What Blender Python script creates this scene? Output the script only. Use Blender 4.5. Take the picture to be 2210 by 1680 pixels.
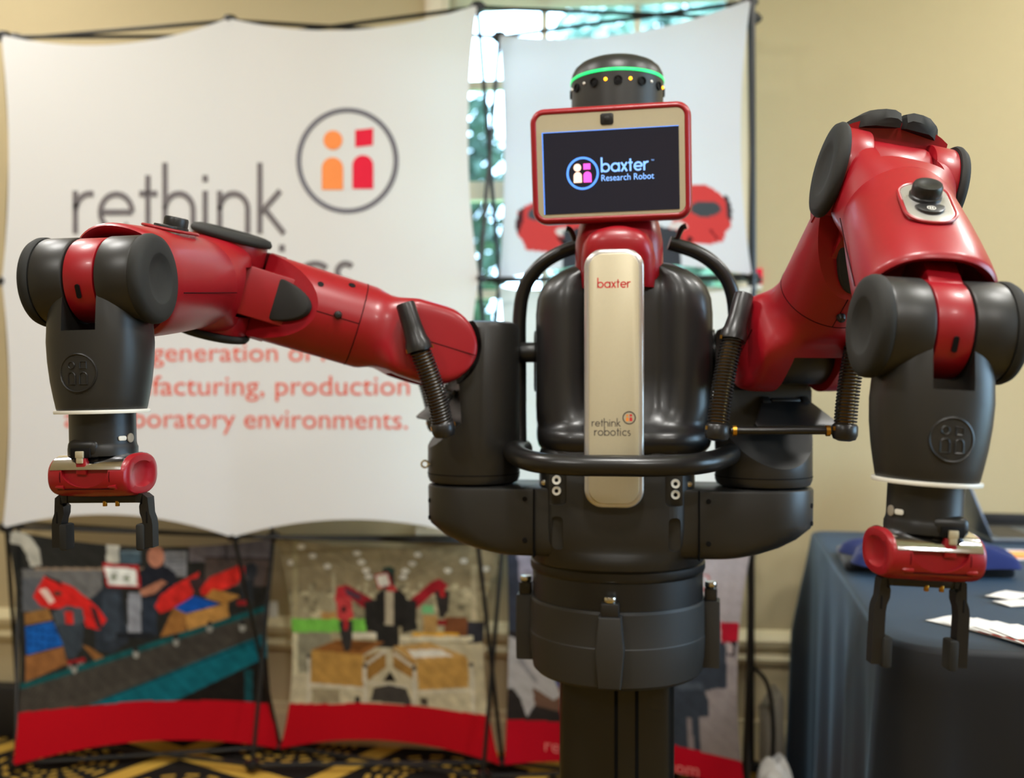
import bpy, bmesh, math, random
import numpy as np
from mathutils import Matrix, Vector
from mathutils.bvhtree import BVHTree

for o in list(bpy.data.objects):
    bpy.data.objects.remove(o)
SC = bpy.context.scene
C = SC.collection
PI = math.pi
rnd = random.Random(7)

# ------------------------------------------------------------------ camera
F = 2150.0            # focal length in pixels of the 2210x1680 frame
H = 1.17              # camera height
cam = bpy.data.cameras.new('camera')
cam.sensor_width = 36.0
cam.sensor_fit = 'HORIZONTAL'
cam.lens = F / 2210 * 36
cam.clip_start = 0.05
cam.dof.use_dof = True
cam.dof.focus_distance = 1.34
cam.dof.aperture_fstop = 2.6
camo = bpy.data.objects.new('camera', cam)
C.objects.link(camo)
camo.location = (0, 0, H)
camo.rotation_euler = (PI / 2, 0, 0)
SC.camera = camo

# ------------------------------------------------------------------ world, exposure
SC.view_settings.view_transform = 'Standard'
SC.view_settings.look = 'None'
SC.view_settings.gamma = 1.0
SC.view_settings.use_curve_mapping = False
SC.view_settings.exposure = 0.12
SC.cycles.use_denoising = True
SC.cycles.max_bounces = 8
SC.cycles.diffuse_bounces = 4
SC.cycles.sample_clamp_indirect = 8.0
world = bpy.data.worlds.new('daylight')
SC.world = world
world.use_nodes = True
bg = world.node_tree.nodes['Background']
bg.inputs[0].default_value = (0.52, 0.75, 1.0, 1)
bg.inputs[1].default_value = 11.0

YAW = math.radians(-7)
ROOM = Matrix.Rotation(YAW, 4, 'Z')
WALL_Y = 3.2
CEIL_Z = 3.0

LIGHT_COL = (1.0, 0.978, 0.93)
LIGHT_SPOTS = [(-1.5, 1.35, 21), (0.05, 0.75, 26), (1.45, 1.25, 24), (-1.3, -0.9, 26), (0.5, -1.1, 26), (1.9, -0.9, 24),
               (-2.2, 2.45, 14), (1.9, 2.5, 20)]
for k, (lx, ly, le) in enumerate(LIGHT_SPOTS):
    ld = bpy.data.lights.new('downlight', 'AREA')
    ld.shape = 'DISK'
    ld.size = 0.34
    ld.energy = le * 1.2
    ld.color = LIGHT_COL
    lo = bpy.data.objects.new('downlight', ld)
    C.objects.link(lo)
    lo.location = ROOM @ Vector((lx, ly, CEIL_Z - 0.02))

# window daylight guide (a portal emits nothing itself)
WIN_X0, WIN_X1, WIN_Z0, WIN_Z1 = -0.60, 0.315, 0.72, 2.62
pl = bpy.data.lights.new('window_portal', 'AREA')
pl.shape = 'RECTANGLE'
pl.size = WIN_X1 - WIN_X0
pl.size_y = WIN_Z1 - WIN_Z0
pl.cycles.is_portal = True
po = bpy.data.objects.new('window_portal', pl)
C.objects.link(po)
po.matrix_world = ROOM @ Matrix.Translation(((WIN_X0 + WIN_X1) / 2, WALL_Y + 0.1, (WIN_Z0 + WIN_Z1) / 2)) @ Matrix.Rotation(-PI / 2, 4, 'X')

ADDED_WIN = (0.3, 2.3, 0.75, 2.45)      # unseen window added for bluish rim light: y0, y1, z0, z1 on the right wall
pl2 = bpy.data.lights.new('added_window_portal', 'AREA')
pl2.shape = 'RECTANGLE'
pl2.size = ADDED_WIN[1] - ADDED_WIN[0]
pl2.size_y = ADDED_WIN[3] - ADDED_WIN[2]
pl2.cycles.is_portal = True
po2 = bpy.data.objects.new('added_window_portal', pl2)
C.objects.link(po2)
po2.matrix_world = ROOM @ Matrix.Translation((3.4 + 0.06, (ADDED_WIN[0] + ADDED_WIN[1]) / 2, (ADDED_WIN[2] + ADDED_WIN[3]) / 2)) @ Matrix.Rotation(-PI / 2, 4, 'Z') @ Matrix.Rotation(-PI / 2, 4, 'X')

# ------------------------------------------------------------------ helpers: space
def P(px, py, d):
    """A world point seen at pixel (px, py) of the frame, d metres deep."""
    return Vector(((px - 1105) / F * d, d, H + (840 - py) / F * d))

def frame(o, z, x):
    z = Vector(z).normalized()
    x = Vector(x)
    x = (x - z * x.dot(z)).normalized()
    y = z.cross(x)
    m = Matrix((x, y, z)).transposed().to_4x4()
    m.translation = Vector(o)
    return m

# ------------------------------------------------------------------ helpers: colour and material
def lin(c):
    return tuple(((v / 255) / 12.92 if v / 255 <= 0.04045 else ((v / 255 + 0.055) / 1.055) ** 2.4) for v in c)

MATS = {}
def mat(name, rgb, rough=0.5, metal=0.0, spec=0.5, coat=0.0, var=0.06, scale=40.0, bump=0.0, emit=None, estr=0.0, sheen=0.0, attr=None, alpha=None):
    m = bpy.data.materials.new(name)
    m.use_nodes = True
    nt = m.node_tree
    b = nt.nodes['Principled BSDF']
    l = lin(rgb)
    b.inputs['Roughness'].default_value = rough
    b.inputs['Metallic'].default_value = metal
    b.inputs['Specular IOR Level'].default_value = spec
    if coat:
        b.inputs['Coat Weight'].default_value = coat
        b.inputs['Coat Roughness'].default_value = 0.12
    if sheen:
        b.inputs['Sheen Weight'].default_value = sheen
        b.inputs['Sheen Roughness'].default_value = 0.4
    tc = nt.nodes.new('ShaderNodeTexCoord')
    nz = nt.nodes.new('ShaderNodeTexNoise')
    nz.inputs['Scale'].default_value = scale
    nz.inputs['Detail'].default_value = 3
    nt.links.new(tc.outputs['Object'], nz.inputs['Vector'])
    if attr:
        a = nt.nodes.new('ShaderNodeAttribute')
        a.attribute_name = attr
        nt.links.new(a.outputs['Color'], b.inputs['Base Color'])
    else:
        mix = nt.nodes.new('ShaderNodeMix')
        mix.data_type = 'RGBA'
        mix.inputs[6].default_value = (*[v * (1 - var) for v in l], 1)
        mix.inputs[7].default_value = (*[min(1, v * (1 + var)) for v in l], 1)
        nt.links.new(nz.outputs['Fac'], mix.inputs[0])
        nt.links.new(mix.outputs[2], b.inputs['Base Color'])
    if bump:
        bp = nt.nodes.new('ShaderNodeBump')
        bp.inputs['Strength'].default_value = bump
        bp.inputs['Distance'].default_value = 0.002
        nt.links.new(nz.outputs['Fac'], bp.inputs['Height'])
        nt.links.new(bp.outputs['Normal'], b.inputs['Normal'])
    if emit:
        b.inputs['Emission Color'].default_value = (*lin(emit), 1)
        b.inputs['Emission Strength'].default_value = estr
    MATS[name] = m
    return m

mat('red_plastic', (143, 10, 24), 0.37, coat=0.1, scale=60, var=0.04)
mat('red_deep', (132, 8, 16), 0.45, scale=60, var=0.04)
mat('grey_plastic', (34, 33, 31), 0.4, scale=80, var=0.05, bump=0.03)
mat('black_plastic', (22, 22, 22), 0.38, scale=80)
mat('black_gloss', (28, 27, 27), 0.36, coat=0.08, scale=30)
mat('bar_black', (26, 25, 24), 0.3, scale=30)
mat('rubber', (38, 38, 36), 0.75, spec=0.3, scale=120, bump=0.05)
mat('column_black', (18, 17, 15), 0.33, scale=30)
mat('clamp_grey', (40, 39, 37), 0.55, scale=140, bump=0.06)
mat('silver_panel', (190, 180, 152), 0.38, metal=0.25, scale=220, var=0.03)
mat('silver_rim', (205, 202, 198), 0.25, metal=0.7, scale=60, var=0.03)
mat('steel', (205, 200, 190), 0.18, metal=1.0, scale=60)
mat('polished_steel', (236, 237, 242), 0.12, metal=1.0, scale=40, bump=0.15)
mat('brass', (190, 140, 50), 0.3, metal=0.9)
mat('amber_core', (128, 92, 36), 0.3, metal=0.6)
mat('white_plastic', (222, 220, 210), 0.4)
mat('seam', (38, 8, 10), 0.8, spec=0.1)
mat('seam_dark', (9, 9, 9), 0.8, spec=0.1)
mat('hole_dark', (8, 7, 7), 0.7, spec=0.2)
mat('display_glass', (10, 11, 17), 0.08, spec=0.6, emit=(20, 26, 48), estr=0.55, var=0.0)
mat('display_blue', (60, 110, 220), 0.3, emit=(95, 160, 255), estr=1.0)
mat('display_text', (110, 160, 240), 0.3, emit=(135, 185, 255), estr=1.0)
mat('display_peach', (240, 200, 180), 0.3, emit=(255, 214, 196), estr=0.95)
mat('display_pink', (240, 80, 200), 0.3, emit=(255, 90, 215), estr=0.95)
mat('ring_green', (40, 220, 120), 0.3, emit=(30, 225, 120), estr=0.8)
mat('led_amber', (255, 170, 20), 0.3, emit=(255, 165, 20), estr=5.0)
mat('print_red', (200, 40, 45), 0.5)
mat('print_grey', (72, 66, 62), 0.5)
mat('print_orange', (235, 140, 60), 0.5)
mat('fabric_white', (233, 232, 232), 0.75, spec=0.15, scale=900, bump=0.05, var=0.01)
mat('fabric_print', (200, 200, 200), 0.75, spec=0.15, scale=900, bump=0.05, attr='print')
mat('lettering_grey', (118, 112, 114), 0.75, spec=0.1)
mat('lettering_red', (224, 92, 72), 0.75, spec=0.1)
mat('lettering_pink', (236, 130, 130), 0.75, spec=0.1)
mat('logo_ring_grey', (118, 116, 124), 0.75, spec=0.1)
mat('logo_orange', (246, 146, 82), 0.75, spec=0.1)
mat('logo_red', (226, 40, 66), 0.75, spec=0.1)
mat('tube_black', (20, 20, 22), 0.35)
mat('wall_paint', (190, 174, 138), 0.8, spec=0.2, scale=30, var=0.02, bump=0.02)
mat('ceiling_paint', (232, 226, 212), 0.9, spec=0.1)
mat('trim_paint', (214, 200, 160), 0.5, scale=12, var=0.02)
mat('window_paint', (226, 214, 190), 0.5, scale=12, var=0.02)
mat('blind_slat', (232, 220, 196), 0.6)
mat('cloth_black', (14, 17, 23), 0.6, spec=0.4, sheen=0.24, scale=600, bump=0.08)
mat('navy_cotton', (34, 44, 92), 0.85, spec=0.1, sheen=0.2, scale=300, bump=0.2)
mat('dark_fabric', (22, 23, 27), 0.8, sheen=0.2, scale=300, bump=0.1)
mat('paper_white', (232, 228, 222), 0.6)
mat('paper_print', (200, 200, 200), 0.5, attr='print')
mat('laptop_shell', (120, 132, 148), 0.35, metal=0.8)
mat('laptop_keys', (58, 54, 48), 0.5)
mat('laptop_mark', (225, 232, 245), 0.4, emit=(220, 232, 255), estr=0.5)
mat('case_black', (20, 20, 22), 0.6)
mat('clear_bag', (205, 205, 205), 0.2, spec=0.7, scale=25, bump=1.0, var=0.25)
mat('case_grey', (150, 142, 128), 0.45, scale=15)
mat('leaf', (84, 112, 96), 0.5, scale=2.0, var=0.5)
mat('leaf_pale', (150, 178, 165), 0.5, scale=2.0, var=0.4)
mat('bark', (92, 80, 66), 0.9, scale=30, var=0.3)
mat('lawn', (150, 178, 116), 0.9, scale=6, var=0.25)
mat('lamp_diffuser', (255, 240, 215), 0.5, emit=(255, 226, 180), estr=3.0)
mat('gap_red', (108, 6, 12), 0.5)

def translucent(name, amount):
    nt = MATS[name].node_tree
    b = nt.nodes['Principled BSDF']
    t = nt.nodes.new('ShaderNodeBsdfTranslucent')
    l = b.inputs['Base Color'].links[0].from_socket
    nt.links.new(l, t.inputs['Color'])
    mx = nt.nodes.new('ShaderNodeMixShader')
    mx.inputs[0].default_value = amount
    nt.links.new(b.outputs[0], mx.inputs[1]); nt.links.new(t.outputs[0], mx.inputs[2])
    nt.links.new(mx.outputs[0], nt.nodes['Material Output'].inputs['Surface'])
MATS['cloth_black'].node_tree.nodes['Principled BSDF'].inputs['Sheen Tint'].default_value = (.4, .68, 1, 1)  # blue tint stands in for daylight reflected by the black cloth
translucent('fabric_white', .22)
translucent('fabric_print', .22)

def carpet_material():
    m = bpy.data.materials.new('carpet_pattern')
    m.use_nodes = True
    nt = m.node_tree
    N, L = nt.nodes, nt.links
    b = N['Principled BSDF']
    b.inputs['Roughness'].default_value = 0.95
    b.inputs['Specular IOR Level'].default_value = 0.1
    def math_n(op, a, bb=None):
        n = N.new('ShaderNodeMath'); n.operation = op
        for i, v in enumerate((a, bb)):
            if v is None: continue
            if isinstance(v, (int, float)): n.inputs[i].default_value = v
            else: L.new(v, n.inputs[i])
        return n.outputs[0]
    tc = N.new('ShaderNodeTexCoord')
    mp = N.new('ShaderNodeMapping')
    mp.inputs['Rotation'].default_value = (0, 0, math.radians(33))
    mp.inputs['Scale'].default_value = (1.9, 1.9, 1)
    L.new(tc.outputs['Object'], mp.inputs['Vector'])
    sp = N.new('ShaderNodeSeparateXYZ'); L.new(mp.outputs[0], sp.inputs[0])
    fx = math_n('SUBTRACT', math_n('FRACT', sp.outputs[0]), 0.5)
    fy = math_n('SUBTRACT', math_n('FRACT', sp.outputs[1]), 0.5)
    ax, ay = math_n('ABSOLUTE', fx), math_n('ABSOLUTE', fy)
    band = math_n('GREATER_THAN', math_n('MAXIMUM', ax, ay), 0.43)
    r = math_n('SQRT', math_n('ADD', math_n('MULTIPLY', fx, fx), math_n('MULTIPLY', fy, fy)))
    ang = math_n('ARCTAN2', fy, fx)
    rings = math_n('GREATER_THAN', math_n('SINE', math_n('MULTIPLY', r, 95.0)), 0.1)
    pet = math_n('GREATER_THAN', math_n('SINE', math_n('MULTIPLY', ang, 16.0)), -0.2)
    inside = math_n('LESS_THAN', r, 0.38)
    outc = math_n('GREATER_THAN', r, 0.1)
    ros = math_n('MULTIPLY', math_n('MULTIPLY', rings, pet), math_n('MULTIPLY', inside, outc))
    gold = math_n('MAXIMUM', band, math_n('MULTIPLY', ros, 0.8))
    nz = N.new('ShaderNodeTexNoise'); nz.inputs['Scale'].default_value = 260
    L.new(tc.outputs['Object'], nz.inputs['Vector'])
    mx = N.new('ShaderNodeMix'); mx.data_type = 'RGBA'
    mx.inputs[6].default_value = (*lin((28, 24, 22)), 1)
    mx.inputs[7].default_value = (*lin((196, 156, 66)), 1)
    L.new(math_n('MULTIPLY', gold, math_n('ADD', 0.6, math_n('MULTIPLY', nz.outputs['Fac'], 0.6))), mx.inputs[0])
    L.new(mx.outputs[2], b.inputs['Base Color'])
    bp = N.new('ShaderNodeBump'); bp.inputs['Strength'].default_value = 0.5; bp.inputs['Distance'].default_value = 0.004
    L.new(nz.outputs['Fac'], bp.inputs['Height']); L.new(bp.outputs[0], b.inputs['Normal'])
    MATS['carpet'] = m
carpet_material()

def glass_material():
    m = bpy.data.materials.new('window_glass')
    m.use_nodes = True
    nt = m.node_tree
    nt.nodes.remove(nt.nodes['Principled BSDF'])
    out = nt.nodes['Material Output']
    t = nt.nodes.new('ShaderNodeBsdfTransparent'); t.inputs[0].default_value = (0.93, 0.97, 0.98, 1)
    g = nt.nodes.new('ShaderNodeBsdfGlossy'); g.inputs['Roughness'].default_value = 0.03
    f = nt.nodes.new('ShaderNodeFresnel'); f.inputs[0].default_value = 1.3
    mx = nt.nodes.new('ShaderNodeMixShader')
    nt.links.new(f.outputs[0], mx.inputs[0]); nt.links.new(t.outputs[0], mx.inputs[1]); nt.links.new(g.outputs[0], mx.inputs[2])
    nt.links.new(mx.outputs[0], out.inputs['Surface'])
    MATS['glass'] = m
glass_material()

# ------------------------------------------------------------------ helpers: geometry.  geo = (verts Nx3, faces)
def join(*gs):
    V, Fc, n = [], [], 0
    for g in gs:
        v, f = g
        V.append(np.asarray(v, float).reshape(-1, 3))
        Fc += [tuple(i + n for i in q) for q in f]
        n += len(V[-1])
    return np.concatenate(V), Fc

def tx(g, M):
    M = np.array(M)
    return np.asarray(g[0]) @ M[:3, :3].T + M[:3, 3], g[1]

def loft(rings, cap0=True, cap1=True, close=True):
    N = len(rings[0])
    V = np.array([p for r in rings for p in r], float)
    Fc = []
    for i in range(len(rings) - 1):
        for j in range(N if close else N - 1):
            a, b = i * N + j, i * N + (j + 1) % N
            Fc.append((a, b, b + N, a + N))
    if cap0: Fc.append(tuple(range(N - 1, -1, -1)))
    if cap1: Fc.append(tuple((len(rings) - 1) * N + j for j in range(N)))
    return V, Fc

def ring(a, b, n=2.0, N=48, z=0.0, cx=0.0, cy=0.0):
    out = []
    for k in range(N):
        t = 2 * PI * k / N
        c, s = math.cos(t), math.sin(t)
        out.append((cx + a * math.copysign(abs(c) ** (2 / n), c), cy + b * math.copysign(abs(s) ** (2 / n), s), z))
    return out

def lathe(prof, N=48):
    return loft([ring(max(r, 1e-4), max(r, 1e-4), 2, N, z) for r, z in prof])

def rcyl(r, z0, z1, bev=0.003, N=48):
    b = bev
    pr = [(r - b, z0), (r - b * 0.3, z0 + b * 0.3), (r, z0 + b), (r, z1 - b), (r - b * 0.3, z1 - b * 0.3), (r - b, z1)]
    return lathe(pr, N)

def from_bm(bm):
    bm.verts.index_update()
    V = np.array([v.co[:] for v in bm.verts]).reshape(-1, 3)
    Fc = [tuple(v.index for v in f.verts) for f in bm.faces]
    bm.free()
    return V, Fc

def rbox(sx, sy, sz, bev=0.003, seg=2, c=(0, 0, 0)):
    bm = bmesh.new()
    bmesh.ops.create_cube(bm, size=1)
    for v in bm.verts:
        v.co = Vector((v.co.x * sx + c[0], v.co.y * sy + c[1], v.co.z * sz + c[2]))
    if bev > 0:
        bmesh.ops.bevel(bm, geom=bm.edges[:], offset=bev, segments=seg, affect='EDGES', profile=0.5)
    return from_bm(bm)

def prism(pts, z0, z1, bev=0.0, seg=2):
    """Extrude a 2-D outline from z0 to z1."""
    bm = bmesh.new()
    vs = [bm.verts.new((p[0], p[1], z0)) for p in pts]
    f = bm.faces.new(vs)
    r = bmesh.ops.extrude_face_region(bm, geom=[f])
    nv = [e for e in r['geom'] if isinstance(e, bmesh.types.BMVert)]
    for v in nv: v.co.z = z1
    bmesh.ops.recalc_face_normals(bm, faces=bm.faces[:])
    if bev > 0:
        es = [e for e in bm.edges if abs(e.verts[0].co.z - e.verts[1].co.z) < 1e-6]
        bmesh.ops.bevel(bm, geom=es, offset=bev, segments=seg, affect='EDGES', profile=0.5)
    return from_bm(bm)

def rrect(w, h, r, n=8, cx=0, cy=0):
    pts = []
    for (sx, sy, a0) in ((1, 1, 0), (-1, 1, 90), (-1, -1, 180), (1, -1, 270)):
        for k in range(n + 1):
            a = math.radians(a0 + 90 * k / n)
            pts.append((cx + sx * (w / 2 - r) + r * math.cos(a), cy + sy * (h / 2 - r) + r * math.sin(a)))
    return pts

def smooth_path(pts, n=8):
    pts = [Vector(p) for p in pts]
    out = []
    for i in range(len(pts) - 1):
        p0 = pts[max(i - 1, 0)]; p1 = pts[i]; p2 = pts[i + 1]; p3 = pts[min(i + 2, len(pts) - 1)]
        for k in range(n):
            t = k / n
            out.append(0.5 * ((2 * p1) + (p2 - p0) * t + (2 * p0 - 5 * p1 + 4 * p2 - p3) * t * t + (3 * p1 - p0 - 3 * p2 + p3) * t ** 3))
    out.append(pts[-1])
    return out

def tube(pts, r, N=12, caps=True):
    pts = [Vector(p) for p in pts]
    rs = r if isinstance(r, (list, tuple)) else [r] * len(pts)
    t0 = (pts[1] - pts[0]).normalized()
    up = Vector((0, 0, 1)) if abs(t0.z) < 0.9 else Vector((1, 0, 0))
    x = (up - t0 * up.dot(t0)).normalized()
    rings = []
    for i, p in enumerate(pts):
        a = pts[max(i - 1, 0)]; b = pts[min(i + 1, len(pts) - 1)]
        t = (b - a).normalized()
        x = (x - t * x.dot(t)).normalized()
        y = t.cross(x)
        rings.append([tuple(p + (x * math.cos(2 * PI * k / N) + y * math.sin(2 * PI * k / N)) * rs[i]) for k in range(N)])
    return loft(rings, caps, caps)

def to_mesh(g, name='m'):
    me = bpy.data.meshes.new(name)
    me.from_pydata([tuple(v) for v in np.asarray(g[0]).tolist()], [], g[1])
    return me

def boolean(ga, gb, op='DIFFERENCE'):
    def mk(g):
        me = to_mesh(g)
        bm = bmesh.new(); bm.from_mesh(me)
        bmesh.ops.recalc_face_normals(bm, faces=bm.faces[:]); bm.to_mesh(me); bm.free()
        o = bpy.data.objects.new('tmp', me); C.objects.link(o)
        return o
    a, b = mk(ga), mk(gb)
    md = a.modifiers.new('b', 'BOOLEAN'); md.operation = op; md.object = b; md.solver = 'EXACT'
    dg = bpy.context.evaluated_depsgraph_get(); dg.update()
    me = a.evaluated_get(dg).to_mesh()
    V = np.array([v.co[:] for v in me.vertices]).reshape(-1, 3)
    Fc = [tuple(p.vertices) for p in me.polygons]
    a.evaluated_get(dg).to_mesh_clear()
    for o in (a, b):
        d = o.data; bpy.data.objects.remove(o); bpy.data.meshes.remove(d)
    if len(V) == 0: return ga
    return V, Fc

WORLD = {}
def empty(name, loc, label, cat, group=None):
    o = bpy.data.objects.new(name, None)
    C.objects.link(o)
    o.location = loc
    o.empty_display_size = 0.1
    o['label'] = label
    if cat: o['category'] = cat
    if group: o['group'] = group
    WORLD[o] = Matrix.Translation(loc)
    return o

def part(name, g, m, parent=None, angle=35, label=None, cat=None, group=None, kind=None, smooth=True, center=True, normals=True):
    V = np.asarray(g[0], float)
    c = Vector(((V.min(0) + V.max(0)) / 2).tolist()) if center else Vector((0, 0, 0))
    if parent is None and center: c.z = float(V[:, 2].min())
    me = to_mesh((V - np.array(c), g[1]), name)
    if normals:
        bm = bmesh.new(); bm.from_mesh(me)
        bmesh.ops.recalc_face_normals(bm, faces=bm.faces[:])
        bm.to_mesh(me); bm.free()
    if smooth:
        me.polygons.foreach_set('use_smooth', [True] * len(me.polygons))
        me.set_sharp_from_angle(angle=math.radians(angle))
    me.materials.append(MATS[m])
    o = bpy.data.objects.new(name, me)
    C.objects.link(o)
    o.location = c
    WORLD[o] = Matrix.Translation(c)
    if parent is not None:
        o.parent = parent
        o.matrix_parent_inverse = WORLD[parent].inverted()
    if label: o['label'] = label
    if cat: o['category'] = cat
    if group: o['group'] = group
    if kind: o['kind'] = kind
    return o

# ------------------------------------------------------------------ helpers: lettering
def arc(cx, cy, r, a0, a1, n=18, ry=None):
    ry = r if ry is None else ry
    return [(cx + r * math.cos(math.radians(a0 + (a1 - a0) * k / n)), cy + ry * math.sin(math.radians(a0 + (a1 - a0) * k / n))) for k in range(n + 1)]

GLYPH = {
    'r': ([[(.08, 0), (.08, 1)], arc(.46, .5, .38, 180, 75, 10, .43)], .62),
    'e': ([arc(.5, .5, .42, 0, 318), [(.1, .5), (.92, .5)]], 1.04),
    't': ([[(.25, 0), (.25, 1.36)], [(.02, .93), (.5, .93)]], .58),
    'h': ([[(.08, 0), (.08, 1.65)], arc(.45, .56, .37, 180, 0, 14, .37) + [(.82, 0)]], 1.02),
    'i': ([[(.08, 0), (.08, 1)], [(.08, 1.2), (.08, 1.36)]], .34),
    'n': ([[(.08, 0), (.08, 1)], arc(.45, .56, .37, 180, 0, 14, .37) + [(.82, 0)]], 1.02),
    'k': ([[(.08, 0), (.08, 1.65)], [(.1, .48), (.62, 1)], [(.2, .58), (.72, 0)]], .78),
    'o': ([arc(.5, .5, .42, 0, 360, 28)], 1.08),
    'b': ([[(.08, 0), (.08, 1.65)], arc(.5, .5, .42, 0, 360, 28)], 1.06),
    'c': ([arc(.5, .5, .42, 48, 312)], .88),
    's': ([arc(.32, .72, .2, 40, 270, 12) + arc(.32, .29, .22, 90, -140, 12)[1:]], .68),
    'a': ([arc(.5, .5, .42, 0, 360, 28), [(.92, 0), (.92, 1)]], 1.1),
    'x': ([[(.04, 0), (.66, 1)], [(.04, 1), (.66, 0)]], .76),
}

def ribbon(pts, w):
    V, Fc = [], []
    n = len(pts)
    closed = n > 3 and math.dist(pts[0], pts[-1]) < 1e-6
    for i, p in enumerate(pts):
        if closed: a, b = pts[(i - 1) % (n - 1)], pts[(i + 1) % (n - 1)]
        else: a, b = pts[max(i - 1, 0)], pts[min(i + 1, n - 1)]
        dx, dy = b[0] - a[0], b[1] - a[1]
        l = math.hypot(dx, dy) or 1
        nx, ny = -dy / l * w / 2, dx / l * w / 2
        V += [(p[0] + nx, p[1] + ny, 0), (p[0] - nx, p[1] - ny, 0)]
    for i in range(n - 1):
        Fc.append((2 * i, 2 * i + 1, 2 * i + 3, 2 * i + 2))
    return np.array(V, float), Fc

def word(text, stroke=.16, track=0.04):
    gs, x = [], 0
    for ch in text:
        if ch == ' ':
            x += .5; continue
        st, adv = GLYPH[ch]
        for s in st:
            v, f = ribbon(s, stroke)
            v = v + np.array([x, 0, 0])
            gs.append((v, f))
        x += adv + track
    return join(*gs), x

def font_text(text):
    cu = bpy.data.curves.new('t', 'FONT')
    cu.body = text
    cu.resolution_u = 4
    o = bpy.data.objects.new('t', cu); C.objects.link(o)
    dg = bpy.context.evaluated_depsgraph_get(); dg.update()
    me = o.evaluated_get(dg).to_mesh()
    V = np.array([v.co[:] for v in me.vertices]).reshape(-1, 3)
    Fc = [tuple(p.vertices) for p in me.polygons]
    o.evaluated_get(dg).to_mesh_clear()
    bpy.data.objects.remove(o); bpy.data.curves.remove(cu)
    return V, Fc

def fit(g, x0, x1, ybase, yscale=None):
    """Scale flat lettering so its x range is x0..x1 with baseline at ybase (y up)."""
    V = g[0].copy()
    a, b = V[:, 0].min(), V[:, 0].max()
    s = (x1 - x0) / (b - a)
    V[:, 0] = x0 + (V[:, 0] - a) * s
    V[:, 1] = ybase + V[:, 1] * (yscale if yscale else s)
    return V, g[1]

def disc2d(cx, cy, rx, ry=None, n=32):
    ry = rx if ry is None else ry
    return [(cx + rx * math.cos(2 * PI * k / n), cy + ry * math.sin(2 * PI * k / n)) for k in range(n)]

def flat(pts):
    return np.array([(p[0], p[1], 0) for p in pts], float), [tuple(range(len(pts)))]

def arch2d(x0, x1, y0, y1, up=1, n=14):
    r = (x1 - x0) / 2
    cx = (x0 + x1) / 2
    yc = y1 - up * r
    return [(x1, y0)] + [(cx + r * math.cos(PI * k / n), yc + up * r * math.sin(PI * k / n)) for k in range(n + 1)] + [(x0, y0)]

def gridcut(g, step):
    V, Fc = g
    bm = bmesh.new()
    vs = [bm.verts.new(tuple(v)) for v in V.tolist()]
    for f in Fc:
        try: bm.faces.new([vs[i] for i in f])
        except ValueError: pass
    for ax in (0, 1):
        lo, hi = V[:, ax].min(), V[:, ax].max()
        c = math.floor(lo / step) * step + step
        while c < hi:
            co = [0, 0, 0]; no = [0, 0, 0]; co[ax] = c; no[ax] = 1
            bmesh.ops.bisect_plane(bm, geom=bm.verts[:] + bm.edges[:] + bm.faces[:], plane_co=co, plane_no=no)
            c += step
    bmesh.ops.triangulate(bm, faces=bm.faces[:])
    return from_bm(bm)

CAMV = Vector((0, 0, H))
def drape(g, bvh, off=0.0015, step=16):
    """Lay flat print given in picture coordinates onto a fabric surface, just proud of it."""
    V, Fc = gridcut(g, step)
    out = []
    for v in V:
        d = (P(v[0], v[1], 1.0) - CAMV).normalized()
        hit, nor, idx, dist = bvh.ray_cast(CAMV, d)
        if hit is None:
            out.append(None); continue
        if nor.dot(d) > 0: nor = -nor
        out.append(tuple(hit + nor * off))
    keep = [f for f in Fc if all(out[i] is not None for i in f)]
    out = [o if o is not None else (0, 0, 0) for o in out]
    used = sorted({i for f in keep for i in f})
    mp = {i: k for k, i in enumerate(used)}
    return np.array([out[i] for i in used]), [tuple(mp[i] for i in f) for f in keep]

# ================================================================== ROOM
def wallbox(x0, x1, y0, y1, z0, z1):
    return tx(rbox(x1 - x0, y1 - y0, z1 - z0, 0, c=((x0 + x1) / 2, (y0 + y1) / 2, (z0 + z1) / 2)), ROOM)

RX0, RX1, RY0 = -3.6, 3.4, -3.4
part('floor', wallbox(RX0, RX1, RY0, WALL_Y + 0.2, -0.12, 0), 'carpet', kind='structure', label='black and gold patterned carpet floor', smooth=False, center=False)
part('ceiling', wallbox(RX0, RX1, RY0, WALL_Y + 0.2, CEIL_Z, CEIL_Z + 0.1), 'ceiling_paint', kind='structure', label='plain pale ceiling', smooth=False)
wb = join(wallbox(RX0, WIN_X0, WALL_Y, WALL_Y + 0.16, 0, CEIL_Z), wallbox(WIN_X1, RX1, WALL_Y, WALL_Y + 0.16, 0, CEIL_Z),
          wallbox(WIN_X0, WIN_X1, WALL_Y, WALL_Y + 0.16, 0, WIN_Z0), wallbox(WIN_X0, WIN_X1, WALL_Y, WALL_Y + 0.16, WIN_Z1, CEIL_Z))
part('wall_back', wb, 'wall_paint', kind='structure', label='beige painted wall behind the display stand', smooth=False)
part('wall_left', wallbox(RX0 - 0.1, RX0, RY0, WALL_Y + 0.16, 0, CEIL_Z), 'wall_paint', kind='structure', label='beige side wall', smooth=False)
part('wall_right', join(wallbox(RX1, RX1 + 0.1, RY0, ADDED_WIN[0], 0, CEIL_Z), wallbox(RX1, RX1 + 0.1, ADDED_WIN[1], WALL_Y + 0.16, 0, CEIL_Z), wallbox(RX1, RX1 + 0.1, ADDED_WIN[0], ADDED_WIN[1], 0, ADDED_WIN[2]), wallbox(RX1, RX1 + 0.1, ADDED_WIN[0], ADDED_WIN[1], ADDED_WIN[3], CEIL_Z)), 'wall_paint', kind='structure', label='beige side wall', smooth=False)
part('wall_front', wallbox(RX0, RX1, RY0 - 0.1, RY0, 0, CEIL_Z), 'wall_paint', kind='structure', label='beige wall opposite the robot', smooth=False)

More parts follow.
